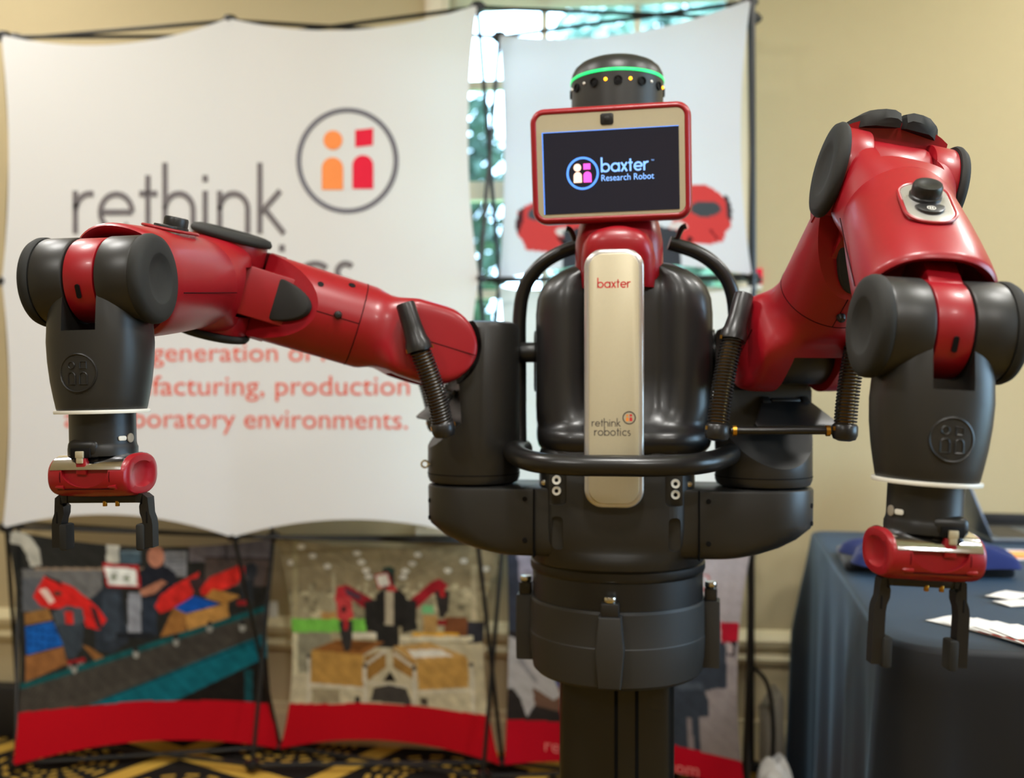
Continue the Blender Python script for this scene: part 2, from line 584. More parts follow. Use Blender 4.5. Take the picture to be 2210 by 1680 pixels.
# panel moulding low on the wall, in profile steps
def moulding(x0, x1):
    prof = [(0, 0.30), (-0.012, 0.305), (-0.022, 0.325), (-0.012, 0.338), (-0.012, 0.352), (-0.028, 0.362), (-0.034, 0.385), (-0.022, 0.402), (-0.012, 0.41), (0, 0.415)]
    return tx(loft([[(x, WALL_Y + p[0], p[1]) for p in prof] for x in (x0, x1)]), ROOM)
part('trim_1', moulding(RX0, RX1), 'trim_paint', kind='structure', label='cream moulding rail running low along the wall', angle=25)
part('baseboard_back', join(wallbox(RX0, RX1, WALL_Y - 0.018, WALL_Y, 0, 0.1), wallbox(RX0, RX1, WALL_Y - 0.012, WALL_Y, 0.1, 0.13)), 'trim_paint', kind='structure', label='cream baseboard along the wall', smooth=False)

# window with casing, muntins, panes, raised blind
win = empty('window_1', ROOM @ Vector(((WIN_X0 + WIN_X1) / 2, WALL_Y, WIN_Z0)), 'tall window with small panes behind the display stand', None)
win['kind'] = 'structure'
cs = 0.075
for (a, b, c, d) in ((WIN_X0 - cs, WIN_X0, WIN_Z0 - 0.05, WIN_Z1 + cs), (WIN_X1, WIN_X1 + .035, WIN_Z0 - 0.05, WIN_Z1 + cs), (WIN_X0, WIN_X1, WIN_Z1, WIN_Z1 + cs)):
    part('casing', join(wallbox(a, b, WALL_Y - 0.02, WALL_Y, c, d), wallbox(a + 0.015, b - 0.015, WALL_Y - 0.03, WALL_Y - 0.02, c, d)), 'window_paint', win, smooth=False)
part('window_sill', wallbox(WIN_X0 - 0.1, WIN_X1 + 0.04, WALL_Y - 0.05, WALL_Y + 0.14, WIN_Z0 - 0.03, WIN_Z0), 'window_paint', win, smooth=False)
NX, ZB = 3, [WIN_Z0, 1.13, 1.485, 1.829, 2.18, WIN_Z1]
xs = [WIN_X0 + (WIN_X1 - WIN_X0) * i / NX for i in range(NX + 1)]
for i in range(NX + 1):
    w = 0.022 if i in (0, NX) else 0.011
    part('muntin', wallbox(xs[i] - w, xs[i] + w, WALL_Y + 0.07, WALL_Y + 0.10, WIN_Z0, WIN_Z1), 'window_paint', win, smooth=False)
for j, z in enumerate(ZB):
    w = 0.03 if j in (0, 3, 5) else 0.014
    part('muntin', wallbox(WIN_X0, WIN_X1, WALL_Y + 0.068, WALL_Y + (0.12 if j == 3 else 0.102), z - w, z + w), 'window_paint', win, smooth=False)
for i in range(NX):
    for j in range(len(ZB) - 1):
        part('pane', wallbox(xs[i] + 0.006, xs[i + 1] - 0.006, WALL_Y + 0.082, WALL_Y + 0.086, ZB[j] + 0.01, ZB[j + 1] - 0.01), 'glass', win, smooth=False)
for k in range(12):
    z = WIN_Z1 - 0.03 - k * 0.016
    part('blind_slat', wallbox(WIN_X0 + 0.015, WIN_X1 - 0.015, WALL_Y + 0.015, WALL_Y + 0.055, z, z + 0.004), 'blind_slat', win, smooth=False)

added_win = empty('added_window', ROOM @ Vector((RX1, (ADDED_WIN[0] + ADDED_WIN[1]) / 2, ADDED_WIN[2])), 'wide side window with a plain frame, added out of view for bluish light', None)  # out of view, added to give the robot's right side bluish light
added_win['kind'] = 'structure'
for (a, b, c, d) in ((ADDED_WIN[0], ADDED_WIN[0] + .06, ADDED_WIN[2], ADDED_WIN[3]), (ADDED_WIN[1] - .06, ADDED_WIN[1], ADDED_WIN[2], ADDED_WIN[3]), (ADDED_WIN[0], ADDED_WIN[1], ADDED_WIN[2], ADDED_WIN[2] + .06), (ADDED_WIN[0], ADDED_WIN[1], ADDED_WIN[3] - .06, ADDED_WIN[3]), ((ADDED_WIN[0] + ADDED_WIN[1]) / 2 - .03, (ADDED_WIN[0] + ADDED_WIN[1]) / 2 + .03, ADDED_WIN[2], ADDED_WIN[3])):
    part('window_frame', wallbox(RX1 + .01, RX1 + .07, a, b, c, d), 'window_paint', added_win, smooth=False)
part('pane', wallbox(RX1 + .04, RX1 + .044, ADDED_WIN[0], ADDED_WIN[1], ADDED_WIN[2], ADDED_WIN[3]), 'glass', added_win, smooth=False)

# ------------------------------------------------------------------ outside
lw = tx(rbox(40, 34, 0.1, 0, c=(2, 6, -0.45)), ROOM)
part('lawn', lw, 'lawn', kind='structure', label='sunlit lawn outside the window', smooth=False)

def leaf_cloud(cx, cy, cz, rx, ry, rz, n, s):
    V, Fc = [], []
    for k in range(n):
        while True:
            u = Vector((rnd.uniform(-1, 1), rnd.uniform(-1, 1), rnd.uniform(-1, 1)))
            if u.length <= 1: break
        u = u * (0.55 + 0.45 * u.length) if u.length > 0 else u
        p = Vector((cx + u.x * rx, cy + u.y * ry, cz + u.z * rz))
        a = Vector((rnd.gauss(0, 1), rnd.gauss(0, 1), rnd.gauss(0, 1))).normalized()
        b = a.orthogonal().normalized()
        c = a.cross(b)
        l, w = s * rnd.uniform(.7, 1.4), s * rnd.uniform(.3, .5)
        i = len(V)
        V += [p - b * l, p - b * l * .1 + c * w + a * w * .3, p + b * l, p - b * l * .1 - c * w + a * w * .3]
        Fc += [(i, i + 1, i + 2, i + 3)]
    return np.array([tuple(v) for v in V]), Fc

for k, (bx, by, r, h, mt, lab) in enumerate(((-1.95, 7.6, 1.02, 3.6, 'leaf', 'dark green leafy tree outside the window beside the pale one'),
                                            (0.25, 7.0, 1.05, 3.9, 'leaf_pale', 'pale green leafy tree outside the window, between darker trees'),
                                            (2.45, 7.9, 1.05, 3.6, 'leaf', 'dark green leafy tree outside the window beyond the right panel'))):
    q = ROOM @ Vector((bx, by, -0.4))
    t = empty('garden_tree', q, lab, 'tree', 'trees outside the window')
    part('trunk', tube(smooth_path([(q.x, q.y, -0.4), (q.x + .05, q.y, 0.8), (q.x - .04, q.y + .05, 2.2)], 4), [.13, .12, .12, .11, .1, .1, .09, .08, .07], 10), 'bark', t)
    g = join(leaf_cloud(q.x, q.y, h - 1.1, r, r, 1.5, 5200, .10), leaf_cloud(q.x + .1, q.y - .1, h - 2.4, r * .7, r * .7, .7, 450, .10))
    fo = part('foliage', g, mt, t, smooth=False, normals=False)
    fo['kind'] = 'stuff'

# ------------------------------------------------------------------ ceiling downlights
for k, (lx, ly, le) in enumerate(LIGHT_SPOTS):
    q = ROOM @ Vector((lx, ly, CEIL_Z))
    t = empty('ceiling_downlight', q, 'round recessed downlight in the pale ceiling', 'ceiling light', 'round ceiling downlights')
    part('trim_ring', tx(lathe([(.175, 0), (.21, 0), (.212, -.012), (.2, -.02), (.18, -.02), (.175, -.01)], 40), Matrix.Translation(q)), 'white_plastic', t)
    part('diffuser', tx(lathe([(.178, -.004), (.178, -.008)], 40), Matrix.Translation(q)), 'lamp_diffuser', t)

# ================================================================== POP-UP DISPLAY STAND
stand = empty('display_stand', (-0.5, 3.05, 0), 'black folding pop-up display stand with stretched white and photo printed panels', 'display stand')
FN = [[P(10, 80, 3.05), P(12, 608, 3.05), P(14, 1138, 3.05), P(35, 1648, 3.03)],
      [P(497, 45, 3.05), P(500, 612, 3.05), P(505, 1158, 3.05), P(545, 1652, 3.03)],
      [P(1031, 16, 2.95), P(1034, 602, 2.95), P(1030, 1160, 2.95), P(1042, 1688, 2.95)],
      [P(1617, 4, 2.85), P(1619, 596, 2.85), P(1616, 1188, 2.85), P(1605, 1710, 2.86)]]
RN = [[P(35, 84, 3.28), P(40, 590, 3.28), P(40, 1128, 3.28), P(45, 1596, 3.28)],
      [P(560, 78, 3.22), P(575, 600, 3.22), P(590, 1160, 3.2), P(604, 1612, 3.2)],
      [P(1078, 80, 3.08), P(1078, 606, 3.08), P(1085, 1172, 3.08), P(1084, 1646, 3.05)],
      [P(1626, 40, 3.0), P(1626, 604, 3.0), P(1625, 1170, 3.0), P(1624, 1655, 3.0)]]
for row in FN + RN:
    for p in row:
        p.z = max(p.z, 0.022)
def bar(a, b, r=0.0065):
    part('frame_tube', tube([a, b], r, 8), 'tube_black', stand)
for c in range(4):
    for r in range(4):
        for nd in (FN[c][r], RN[c][r]):
            part('frame_hub', tx(join(rcyl(0.019, -0.014, 0.014, 0.003, 16), rbox(0.05, 0.014, 0.014, 0.002), rbox(0.014, 0.05, 0.014, 0.002)), Matrix.Translation(nd)), 'tube_black', stand)
        if r < 3:
            bar(FN[c][r], RN[c][r + 1]); bar(RN[c][r], FN[c][r + 1])
        if c < 3:
            bar(FN[c][r], RN[c + 1][r]); bar(RN[c][r], FN[c + 1][r])
for r in range(3):
    bar(FN[3][r] + Vector((.006, -.01, 0)), FN[3][r + 1] + Vector((.006, -.01, 0)), 0.009)
    bar(RN[3][r], RN[3][r + 1], 0.006)

def fabric(nodes, nu, nv, sag_t, sag_b, sag_l, sag_r, push=-0.022, scallop=True):
    """nodes[row][col] corner grid -> tensioned sheet, edges drawn in between the corners."""
    R, K = len(nodes) - 1, len(nodes[0]) - 1
    grid = []
    for j in range(nv * R + 1):
        row = []
        v = j / nv
        r = min(int(v), R - 1); fv = v - r
        for i in range(nu * K + 1):
            u = i / nu
            c = min(int(u), K - 1); fu = u - c
            p = (nodes[r][c] * (1 - fu) + nodes[r][c + 1] * fu) * (1 - fv) + (nodes[r + 1][c] * (1 - fu) + nodes[r + 1][c + 1] * fu) * fv
            ex = (nodes[r][c + 1] - nodes[r][c]).normalized()
            ez = Vector((0, 0, 1))
            bu = 4 * fu * (1 - fu); bv = 4 * fv * (1 - fv)
            wt, wb_ = max(0, 1 - v / 0.8) ** 2, max(0, 1 - (R - v) / 0.8) ** 2
            wl, wr = max(0, 1 - u / 0.8) ** 2, max(0, 1 - (K - u) / 0.8) ** 2
            p = p - ez * sag_t * bu * wt + ez * sag_b * bu * wb_ + ex * sag_l * bv * wl - ex * sag_r * bv * wr
            p = p + Vector((0, push, 0))
            row.append(tuple(p))
        grid.append(row)
    W = nu * K + 1
    V = np.array([p for row in grid for p in row])
    Fc = [(j * W + i, (j + 1) * W + i, (j + 1) * W + i + 1, j * W + i + 1) for j in range(len(grid) - 1) for i in range(W - 1)]
    return V, Fc

def to_px(V):
    return 1105 + V[:, 0] / V[:, 1] * F, 840 - (V[:, 2] - H) / V[:, 1] * F

def inpoly(X, Y, poly):
    ins = np.zeros(len(X), bool)
    n = len(poly)
    for i in range(n):
        x0, y0 = poly[i]; x1, y1 = poly[(i + 1) % n]
        if y0 == y1: continue
        c = ((y0 > Y) != (y1 > Y)) & (X < (x1 - x0) * (Y - y0) / (y1 - y0) + x0)
        ins ^= c
    return ins

class Paint:
    """Flat colour print for a sheet: shapes painted in order."""
    def __init__(s, V, org=(0, 0), sc=1.0):
        s.X, s.Y = to_px(V)
        s.org, s.sc = org, sc
        s.c = np.zeros((len(V), 4)); s.c[:, 3] = 1
        s.rs = np.random.RandomState(3)
    def pt(s, p): return (s.org[0] + p[0] / s.sc, s.org[1] + p[1] / s.sc)
    def fill(s, rgb): s.c[:, :3] = lin(rgb)
    def poly(s, pts, rgb):
        m = inpoly(s.X, s.Y, [s.pt(p) for p in pts]); s.c[m, :3] = lin(rgb); return m
    def ell(s, cx, cy, rx, ry, rgb):
        x, y = s.pt((cx, cy)); m = ((s.X - x) / (rx / s.sc)) ** 2 + ((s.Y - y) / (ry / s.sc)) ** 2 < 1
        s.c[m, :3] = lin(rgb); return m
    def rect(s, x0, y0, x1, y1, rgb): return s.poly([(x0, y0), (x1, y0), (x1, y1), (x0, y1)], rgb)
    def line(s, a, b, w, rgb):
        d = Vector((b[0] - a[0], b[1] - a[1])).normalized(); n = Vector((-d.y, d.x)) * w / 2
        return s.poly([(a[0] + n.x, a[1] + n.y), (b[0] + n.x, b[1] + n.y), (b[0] - n.x, b[1] - n.y), (a[0] - n.x, a[1] - n.y)], rgb)
    def grad(s, y0, y1, c0, c1, mask=None):
        a = s.org[1] + y0 / s.sc; b = s.org[1] + y1 / s.sc
        t = np.clip((s.Y - a) / (b - a), 0, 1)[:, None]
        col = np.array(lin(c0)) * (1 - t) + np.array(lin(c1)) * t
        m = ((s.Y >= a) & (s.Y <= b)) if mask is None else mask
        s.c[m, :3] = col[m]
    def noise(s, mask, amt):
        s.c[mask, :3] *= (1 + amt * (s.rs.rand(mask.sum(), 1) - .5) * 2)

def _soft(s, amt):
    t = np.zeros(len(s.X))
    for k in range(7):
        a, b, c, d = s.rs.uniform(.02, .16), s.rs.uniform(.02, .16), s.rs.uniform(0, 6, ), s.rs.uniform(0, 6)
        t += np.sin(s.X * a + s.Y * b * (-1) ** k + c) * np.sin(s.Y * a - s.X * b + d)
    s.c[:, :3] *= np.clip(1 + amt * t / 2, .4, 1.8)[:, None]
Paint.soft = _soft

def printed(name, g, paint, label, parent=stand, m='fabric_print'):
    o = part(name, g, m, parent, label=label, angle=180, normals=False)
    at = o.data.color_attributes.new('print', 'FLOAT_COLOR', 'POINT')
    at.data.foreach_set('color', paint.c.astype(np.float32).ravel())
    return o

# -- big white panel with the emblem and lettering
gW = fabric([[FN[0][0], FN[1][0], FN[2][0]], [FN[0][1], FN[1][1], FN[2][1]], [FN[0][2], FN[1][2], FN[2][2]]], 24, 24, .055, .055, .022, .03)
panelW = part('fabric_panel', gW, 'fabric_white', stand, angle=180, normals=False, label='large white stretched panel with grey and red lettering')
bW = BVHTree.FromPolygons([tuple(v) for v in gW[0]], gW[1])
def px_word(text, x0, x1, ybase, xh, stroke=.16):
    g, adv = word(text, stroke)
    V = g[0].copy()
    a, b = V[:, 0].min(), V[:, 0].max()
    V[:, 0] = x0 + (V[:, 0] - a) / (b - a) * (x1 - x0)
    V[:, 1] = ybase - V[:, 1] * xh
    return V, g[1]
def px_font(text, x0, x1, ybase, h, slope=0.0):
    V, Fc = font_text(text)
    V = V.copy()
    a, b = V[:, 0].min(), V[:, 0].max()
    V[:, 0] = x0 + (V[:, 0] - a) / (b - a) * (x1 - x0)
    V[:, 1] = ybase - V[:, 1] * h + (V[:, 0] - x0) * slope
    return V, Fc
def decal(name, g, m, parent, bvh, off=0.0015, label=None, step=16):
    return part(name, drape(g, bvh, off, step), m, parent, smooth=False, normals=False, label=label)
decal('lettering', px_word('rethink', 157, 618, 505, 93, .145), 'lettering_grey', panelW, bW, label='grey lettering rethink')
decal('lettering', px_word('robotics', 190, 772, 655, 93, .145), 'lettering_grey', panelW, bW, label='grey lettering robotics')
decal('lettering', px_font('A new generation of robots', 140, 862, 780, 57), 'lettering_red', panelW, bW, label='red slogan line')
decal('lettering', px_font('in manufacturing, production', 122, 884, 853, 60), 'lettering_red', panelW, bW, label='red slogan line')
decal('lettering', px_font('and laboratory environments.', 140, 880, 922, 60, .006), 'lettering_red', panelW, bW, label='red slogan line')
rg = ribbon([(750 + 105 * math.cos(2 * PI * k / 64), 347 + 109 * math.sin(2 * PI * k / 64)) for k in range(65)], 11)
decal('emblem_ring', rg, 'logo_ring_grey', panelW, bW)
decal('emblem_figure', join(flat(disc2d(719, 303, 20.5, 21)), flat(arch2d(695, 741, 410, 340, -1))), 'logo_orange', panelW, bW, label='orange figure of the emblem')
decal('emblem_figure', join(flat([(767, 281), (806, 277), (805, 314), (767, 318)]), flat(arch2d(761, 806, 408, 335, -1))), 'logo_red', panelW, bW, label='red figure of the emblem')

# -- upper panel of the right column: pale with a printed robot
gU = fabric([[RN[2][0], FN[3][0]], [RN[2][1], FN[3][1]]], 150, 150, .05, .04, .015, .03)
p = Paint(gU[0])
p.fill((226, 228, 238))
RD = (214, 70, 70)
p.poly([(1113, 480), (1118, 455), (1140, 442), (1165, 430), (1200, 440), (1260, 478), (1260, 560), (1230, 552), (1190, 545), (1135, 540), (1128, 520), (1116, 505)], RD)
p.poly([(1113, 478), (1122, 452), (1132, 446), (1128, 480), (1120, 505), (1114, 500)], (80, 40, 45))
p.ell(1160, 462, 22, 14, (78, 84, 92)); p.ell(1214, 500, 16, 9, (225, 215, 215))
p.poly([(1420, 548), (1450, 480), (1490, 400), (1520, 397), (1555, 418), (1580, 455), (1578, 490), (1565, 502), (1562, 521), (1530, 528), (1500, 525), (1460, 545)], RD)
p.ell(1523, 451, 33, 17, (72, 78, 84)); p.poly([(1560, 420), (1572, 425), (1581, 455), (1577, 480), (1570, 470), (1568, 445)], (70, 60, 66))
p.ell(1463, 488, 20, 9, (228, 215, 215)); p.line((1532, 495), (1548, 515), 5, (150, 40, 45))
p.poly([(1215, 500), (1290, 482), (1400, 482), (1470, 500), (1470, 620), (1215, 620)], (64, 66, 74)); p.poly([(1290, 500), (1305, 455), (1385, 455), (1400, 500), (1400, 540), (1290, 540)], RD)
p.rect(1318, 490, 1372, 620, (196, 190, 186)); p.rect(1300, 258, 1390, 330, (70, 74, 80)); p.rect(1300, 278, 1390, 284, (60, 200, 120)); p.poly(rrect(190, 130, 14, 6, 1340, 390), (196, 52, 54)); p.poly(rrect(170, 112, 8, 6, 1340, 390), (214, 206, 190)); p.rect(1272, 352, 1408, 440, (44, 48, 62))
p.line((1205, 512), (1222, 530), 9, (30, 30, 32)); p.line((1492, 512), (1478, 530), 9, (30, 30, 32))
printed('fabric_panel', gU, p, 'pale stretched panel printed with red robot arms')
# -- middle panel of the right column
gM = fabric([[RN[2][1] + Vector((0, 0, -.02)), FN[3][1] + Vector((0, 0, -.03))], [RN[2][2], FN[3][2]]], 24, 24, .035, .03, .015, .03)
part('fabric_panel', gM, 'fabric_white', stand, angle=180, normals=False, label='plain pale stretched panel behind the torso')

# -- photo panel A
gA = fabric([[FN[0][2] + Vector((.005, .01, -.005)), RN[1][2]], [FN[0][3], RN[1][3]]], 220, 200, .04, .05, .03, .025)
p = Paint(gA[0], (0, 1100), 2.897)
p.fill((42, 41, 37))
p.rect(1180, 90, 1750, 330, (112, 104, 106)); p.rect(1280, 300, 1750, 480, (92, 78, 72)); p.line((1400, 60), (1420, 330), 14, (60, 54, 56)); p.line((1280, 300), (1700, 310), 12, (60, 50, 48))
p.rect(140, 372, 640, 560, (112, 110, 108)); p.rect(220, 365, 900, 380, (150, 128, 106)); p.rect(140, 430, 300, 640, (92, 94, 98))
p.poly([(60, 150), (120, 130), (190, 170), (240, 240), (262, 350), (190, 360), (165, 280), (130, 225), (70, 215)], (186, 182, 168)); p.rect(95, 235, 140, 380, (26, 26, 24))
p.rect(665, 150, 745, 335, (190, 186, 172)); p.rect(750, 258, 880, 340, (70, 88, 98)); p.rect(750, 258, 880, 275, (96, 112, 120))
p.rect(1025, 262, 1165, 420, (132, 132, 134))
for a in range(5):
    p.line((1035, 290 + a * 26), (1155, 285 + a * 26), 9, (96, 96, 100))
p.poly([(880, 380), (940, 350), (1040, 355), (1100, 400), (1110, 500), (1030, 560), (880, 560)], (32, 34, 42)); p.ell(975, 296, 52, 66, (186, 122, 96)); p.poly([(870, 510), (1010, 440), (1045, 460), (960, 530), (880, 545)], (182, 120, 92))
p.poly([(640, 335), (865, 350), (882, 492), (668, 484)], (186, 40, 42)); p.poly([(650, 356), (848, 372), (862, 480), (680, 470)], (236, 236, 228)); p.ell(712, 425, 18, 14, (120, 130, 100)); p.ell(792, 432, 18, 14, (120, 130, 100)); p.line((690, 400), (735, 405), 6, (110, 110, 100)); p.line((770, 410), (815, 414), 6, (110, 110, 100))
p.poly([(570, 560), (640, 490), (760, 500), (800, 830), (700, 900), (600, 880)], (46, 52, 60)); p.poly([(640, 520), (740, 520), (760, 800), (650, 830)], (58, 66, 76)); p.rect(890, 560, 980, 790, (46, 54, 66)); p.rect(800, 520, 882, 790, (146, 148, 156)); p.rect(730, 770, 960, 810, (34, 36, 40))
p.poly([(150, 650), (300, 618), (330, 690), (155, 725)], (150, 106, 56)); p.poly([(155, 735), (330, 700), (395, 850), (165, 912)], (22, 92, 176))
for a in range(14):
    p.ell(190 + (a % 5) * 38, 750 + (a // 5) * 48 + (a % 5) * 4, 9, 8, (14, 50, 104))
p.poly([(155, 920), (395, 858), (425, 965), (155, 1085)], (146, 96, 54)); p.poly([(515, 850), (560, 860), (660, 930), (600, 950)], (140, 94, 50))
p.poly([(205, 545), (278, 418), (450, 480), (600, 600), (668, 690), (622, 756), (540, 735), (500, 640), (400, 622), (262, 612)], (216, 38, 34)); p.poly([(270, 405), (380, 450), (390, 475), (290, 430)], (40, 36, 34)); p.poly([(245, 505), (290, 490), (345, 575), (310, 592)], (232, 200, 186)); p.ell(360, 525, 28, 14, (70, 60, 50))
p.poly([(330, 640), (420, 600), (520, 620), (528, 690), (500, 740), (350, 740)], (78, 84, 90)); p.poly([(400, 640), (455, 640), (460, 735), (415, 740)], (212, 44, 36)); p.poly([(350, 720), (525, 720), (515, 860), (470, 930), (420, 930)], (58, 66, 74)); p.poly([(415, 950), (530, 925), (535, 950), (430, 975)], (150, 30, 34)); p.poly([(425, 975), (520, 955), (515, 1040), (480, 1110), (435, 1090)], (120, 116, 110)); p.poly([(560, 600), (600, 620), (640, 740), (610, 750)], (60, 40, 44))
p.poly([(968, 610), (1000, 540), (1100, 468), (1250, 388), (1225, 470), (1200, 545), (1062, 630), (1000, 652)], (214, 44, 38)); p.poly([(1180, 440), (1260, 420), (1300, 520), (1220, 540)], (60, 44, 44)); p.poly([(1250, 500), (1310, 425), (1490, 350), (1560, 370), (1480, 470), (1320, 530), (1262, 538)], (222, 46, 38)); p.ell(1570, 385, 40, 52, (52, 54, 58)); p.poly([(1500, 430), (1590, 440), (1570, 600), (1510, 590)], (46, 48, 50)); p.rect(1480, 570, 1545, 600, (150, 34, 36))
p.poly([(1085, 618), (1212, 543), (1375, 592), (1150, 655)], (20, 84, 176)); p.poly([(1280, 552), (1330, 498), (1505, 542), (1400, 592)], (176, 124, 60)); p.poly([(1000, 800), (1085, 615), (1160, 650), (1165, 760)], (160, 108, 54)); p.poly([(1160, 655), (1425, 585), (1432, 680), (1170, 765)], (196, 142, 74))
belt = [(100, 1280), (100, 1100), (560, 960), (1760, 575), (1760, 740), (560, 1222)]
p.poly(belt, (74, 69, 62))
for a in range(16):
    p.line((100, 1120 + a * 12), (1760, 600 + a * 10), 3.5, (56, 52, 47))
p.poly([(100, 1100), (560, 955), (1760, 570), (1760, 605), (560, 995), (100, 1135)], (22, 84, 86)); p.poly([(560, 1222), (1600, 800), (1760, 735), (1760, 880), (1090, 1200)], (16, 104, 118)); p.line((640, 1190), (1760, 760), 12, (10, 70, 80)); p.poly([(1090, 1200), (1760, 885), (1760, 1260), (1000, 1260)], (30, 26, 22)); p.rect(1530, 1000, 1580, 1240, (24, 74, 80))
for (a, b) in ((850, 905), (1100, 828), (1310, 745), (1515, 740), (465, 1000)):
    p.ell(a, b, 20, 28, (150, 148, 140)); p.ell(a, b - 30, 16, 18, (40, 38, 36))
p.soft(.13); p.noise(np.ones(len(p.X), bool), .12)
p.poly([(0, 1275), (140, 1268), (500, 1235), (850, 1200), (1300, 1195), (1760, 1215), (1760, 1700), (0, 1700)], (196, 8, 28))
printed('fabric_panel', gA, p, 'photo panel of a red robot over a teal conveyor belt')

# -- photo panel B
gB = fabric([[RN[1][2] + Vector((.012, 0, 0)), RN[2][2] + Vector((-.012, 0, 0))], [RN[1][3] + Vector((.006, 0, 0)), RN[2][3] + Vector((-.006, 0, 0))]], 190, 200, .02, .05, .05, .05)
p = Paint(gB[0], (560, 1120), 3.0)
p.fill((190, 178, 148))
p.grad(0, 130, (176, 182, 204), (168, 166, 164)); p.grad(130, 480, (164, 150, 118), (148, 134, 104)); p.grad(470, 820, (158, 148, 118), (176, 164, 132))
for a in range(8):
    p.line((840, 430), (100 + a * 220, 110), 5, (126, 112, 84))
for a in range(170):
    x, y = 170 + p.rs.rand() * 1330, 420 + p.rs.rand() * 300
    if abs(x - 840) > 40:
        v = p.rs.rand()
        p.ell(x, y, 8 + 26 * p.rs.rand(), 8 + 16 * p.rs.rand(), (int(120 + 90 * v), int(112 + 86 * v), int(88 + 74 * v)))
for (a, b) in ((630, 225), (660, 280), (690, 335), (708, 375), (1025, 235), (990, 290), (945, 340), (930, 378), (1325, 275), (440, 310), (345, 240), (270, 180), (1220, 335), (205, 285), (575, 110), (1110, 125), (1465, 325)):
    p.ell(a, b, 24, 17, (236, 232, 220))
p.rect(215, 140, 250, 700, (176, 164, 128)); p.rect(1370, 300, 1410, 700, (190, 178, 146)); p.rect(470, 340, 490, 640, (180, 170, 140))
p.rect(140, 810, 1560, 1400, (204, 194, 164)); p.rect(200, 648, 690, 735, (128, 204, 84)); p.rect(400, 605, 500, 650, (196, 150, 90)); p.rect(250, 735, 460, 1000, (150, 146, 124)); p.rect(180, 740, 245, 1020, (222, 214, 180)); p.rect(1050, 560, 1130, 615, (120, 190, 130))
p.rect(1200, 640, 1345, 780, (130, 80, 50)); p.rect(1345, 670, 1480, 805, (54, 54, 62)); p.rect(1060, 630, 1150, 740, (186, 148, 90)); p.poly([(965, 780), (1000, 735), (1290, 742), (1300, 785)], (236, 178, 58)); p.rect(910, 760, 1380, 795, (226, 218, 190)); p.rect(590, 740, 770, 775, (226, 220, 200))
p.poly([(500, 450), (560, 425), (740, 525), (735, 585), (680, 585), (560, 500)], (150, 36, 46)); p.poly([(485, 525), (505, 440), (555, 430), (560, 520), (510, 560)], (186, 48, 56)); p.poly([(500, 520), (590, 500), (610, 640), (560, 665), (505, 650)], (206, 70, 72)); p.rect(532, 565, 560, 605, (60, 40, 40)); p.poly([(510, 660), (608, 660), (600, 780), (585, 860), (550, 860), (530, 780)], (58, 56, 54)); p.rect(545, 660, 570, 720, (190, 40, 46)); p.poly([(550, 450), (660, 500), (650, 530), (560, 490)], (84, 60, 74))
p.poly([(948, 590), (960, 540), (1110, 410), (1165, 388), (1225, 432), (1190, 475), (1120, 490), (1010, 592)], (162, 34, 44)); p.poly([(1135, 470), (1235, 470), (1220, 600), (1190, 645), (1165, 640)], (52, 48, 46)); p.rect(1170, 455, 1200, 510, (190, 40, 44)); p.rect(1150, 655, 1212, 690, (150, 30, 36))
p.poly([(675, 540), (760, 520), (770, 740), (690, 725)], (44, 42, 40)); p.poly([(935, 520), (1015, 530), (1020, 720), (920, 745)], (44, 42, 40)); p.poly([(750, 500), (790, 460), (910, 460), (950, 500), (945, 700), (760, 700)], (40, 38, 36)); p.rect(812, 460, 868, 700, (184, 172, 148)); p.rect(760, 690, 900, 835, (44, 42, 40)); p.rect(796, 345, 878, 460, (58, 52, 48)); p.ell(835, 335, 42, 26, (50, 70, 62)); p.poly([(742, 362), (832, 345), (860, 432), (770, 455)], (190, 44, 46)); p.poly([(752, 370), (826, 356), (846, 430), (776, 444)], (236, 232, 220)); p.poly([(830, 440), (880, 440), (890, 470), (820, 470)], (190, 60, 60))
p.poly([(335, 850), (500, 785), (805, 800), (670, 885)], (150, 98, 50)); p.poly([(480, 800), (700, 790), (760, 800), (640, 860)], (118, 74, 36)); p.poly([(335, 850), (672, 882), (692, 1092), (330, 1062)], (190, 146, 76)); p.poly([(680, 890), (812, 850), (822, 960), (700, 1055)], (162, 120, 60))
p.poly([(510, 660), (608, 660), (600, 780), (585, 860), (550, 860), (530, 780)], (58, 56, 54)); p.rect(545, 660, 570, 720, (190, 40, 46))
p.poly([(860, 830), (1095, 800), (1342, 890), (1010, 932)], (202, 160, 96)); p.poly([(955, 852), (1165, 845), (1255, 890), (1000, 902)], (242, 238, 226)); p.poly([(1015, 930), (1345, 890), (1355, 1092), (1030, 1112)], (194, 150, 80)); p.poly([(858, 842), (1012, 932), (1022, 1055), (868, 965)], (166, 124, 64))
RAIL = (214, 208, 190)
for (a, b, w) in (((684, 940), (684, 1200), 26), ((1004, 965), (1004, 1210), 26), ((1376, 945), (1385, 1260), 18), ((322, 880), (318, 1190), 18), ((690, 945), (820, 850), 20), ((1000, 965), (865, 870), 20), ((320, 1070), (680, 1100), 14), ((1020, 1120), (1380, 1112), 14), ((700, 1060), (960, 1090), 14)):
    p.line(a, b, w, RAIL)
p.ell(684, 952, 17, 17, (90, 86, 80)); p.ell(1002, 970, 17, 17, (90, 86, 80)); p.ell(1372, 945, 15, 15, (90, 86, 80)); p.ell(320, 890, 14, 14, (90, 86, 80))
p.poly([(720, 1180), (740, 1095), (840, 1075), (950, 1100), (985, 1190), (980, 1210)], (70, 66, 62)); p.poly([(800, 1055), (845, 985), (890, 1060)], (36, 34, 32)); p.rect(340, 1100, 520, 1195, (160, 148, 120)); p.rect(620, 1150, 650, 1190, (50, 46, 42)); p.rect(1040, 1160, 1090, 1210, (80, 72, 60))
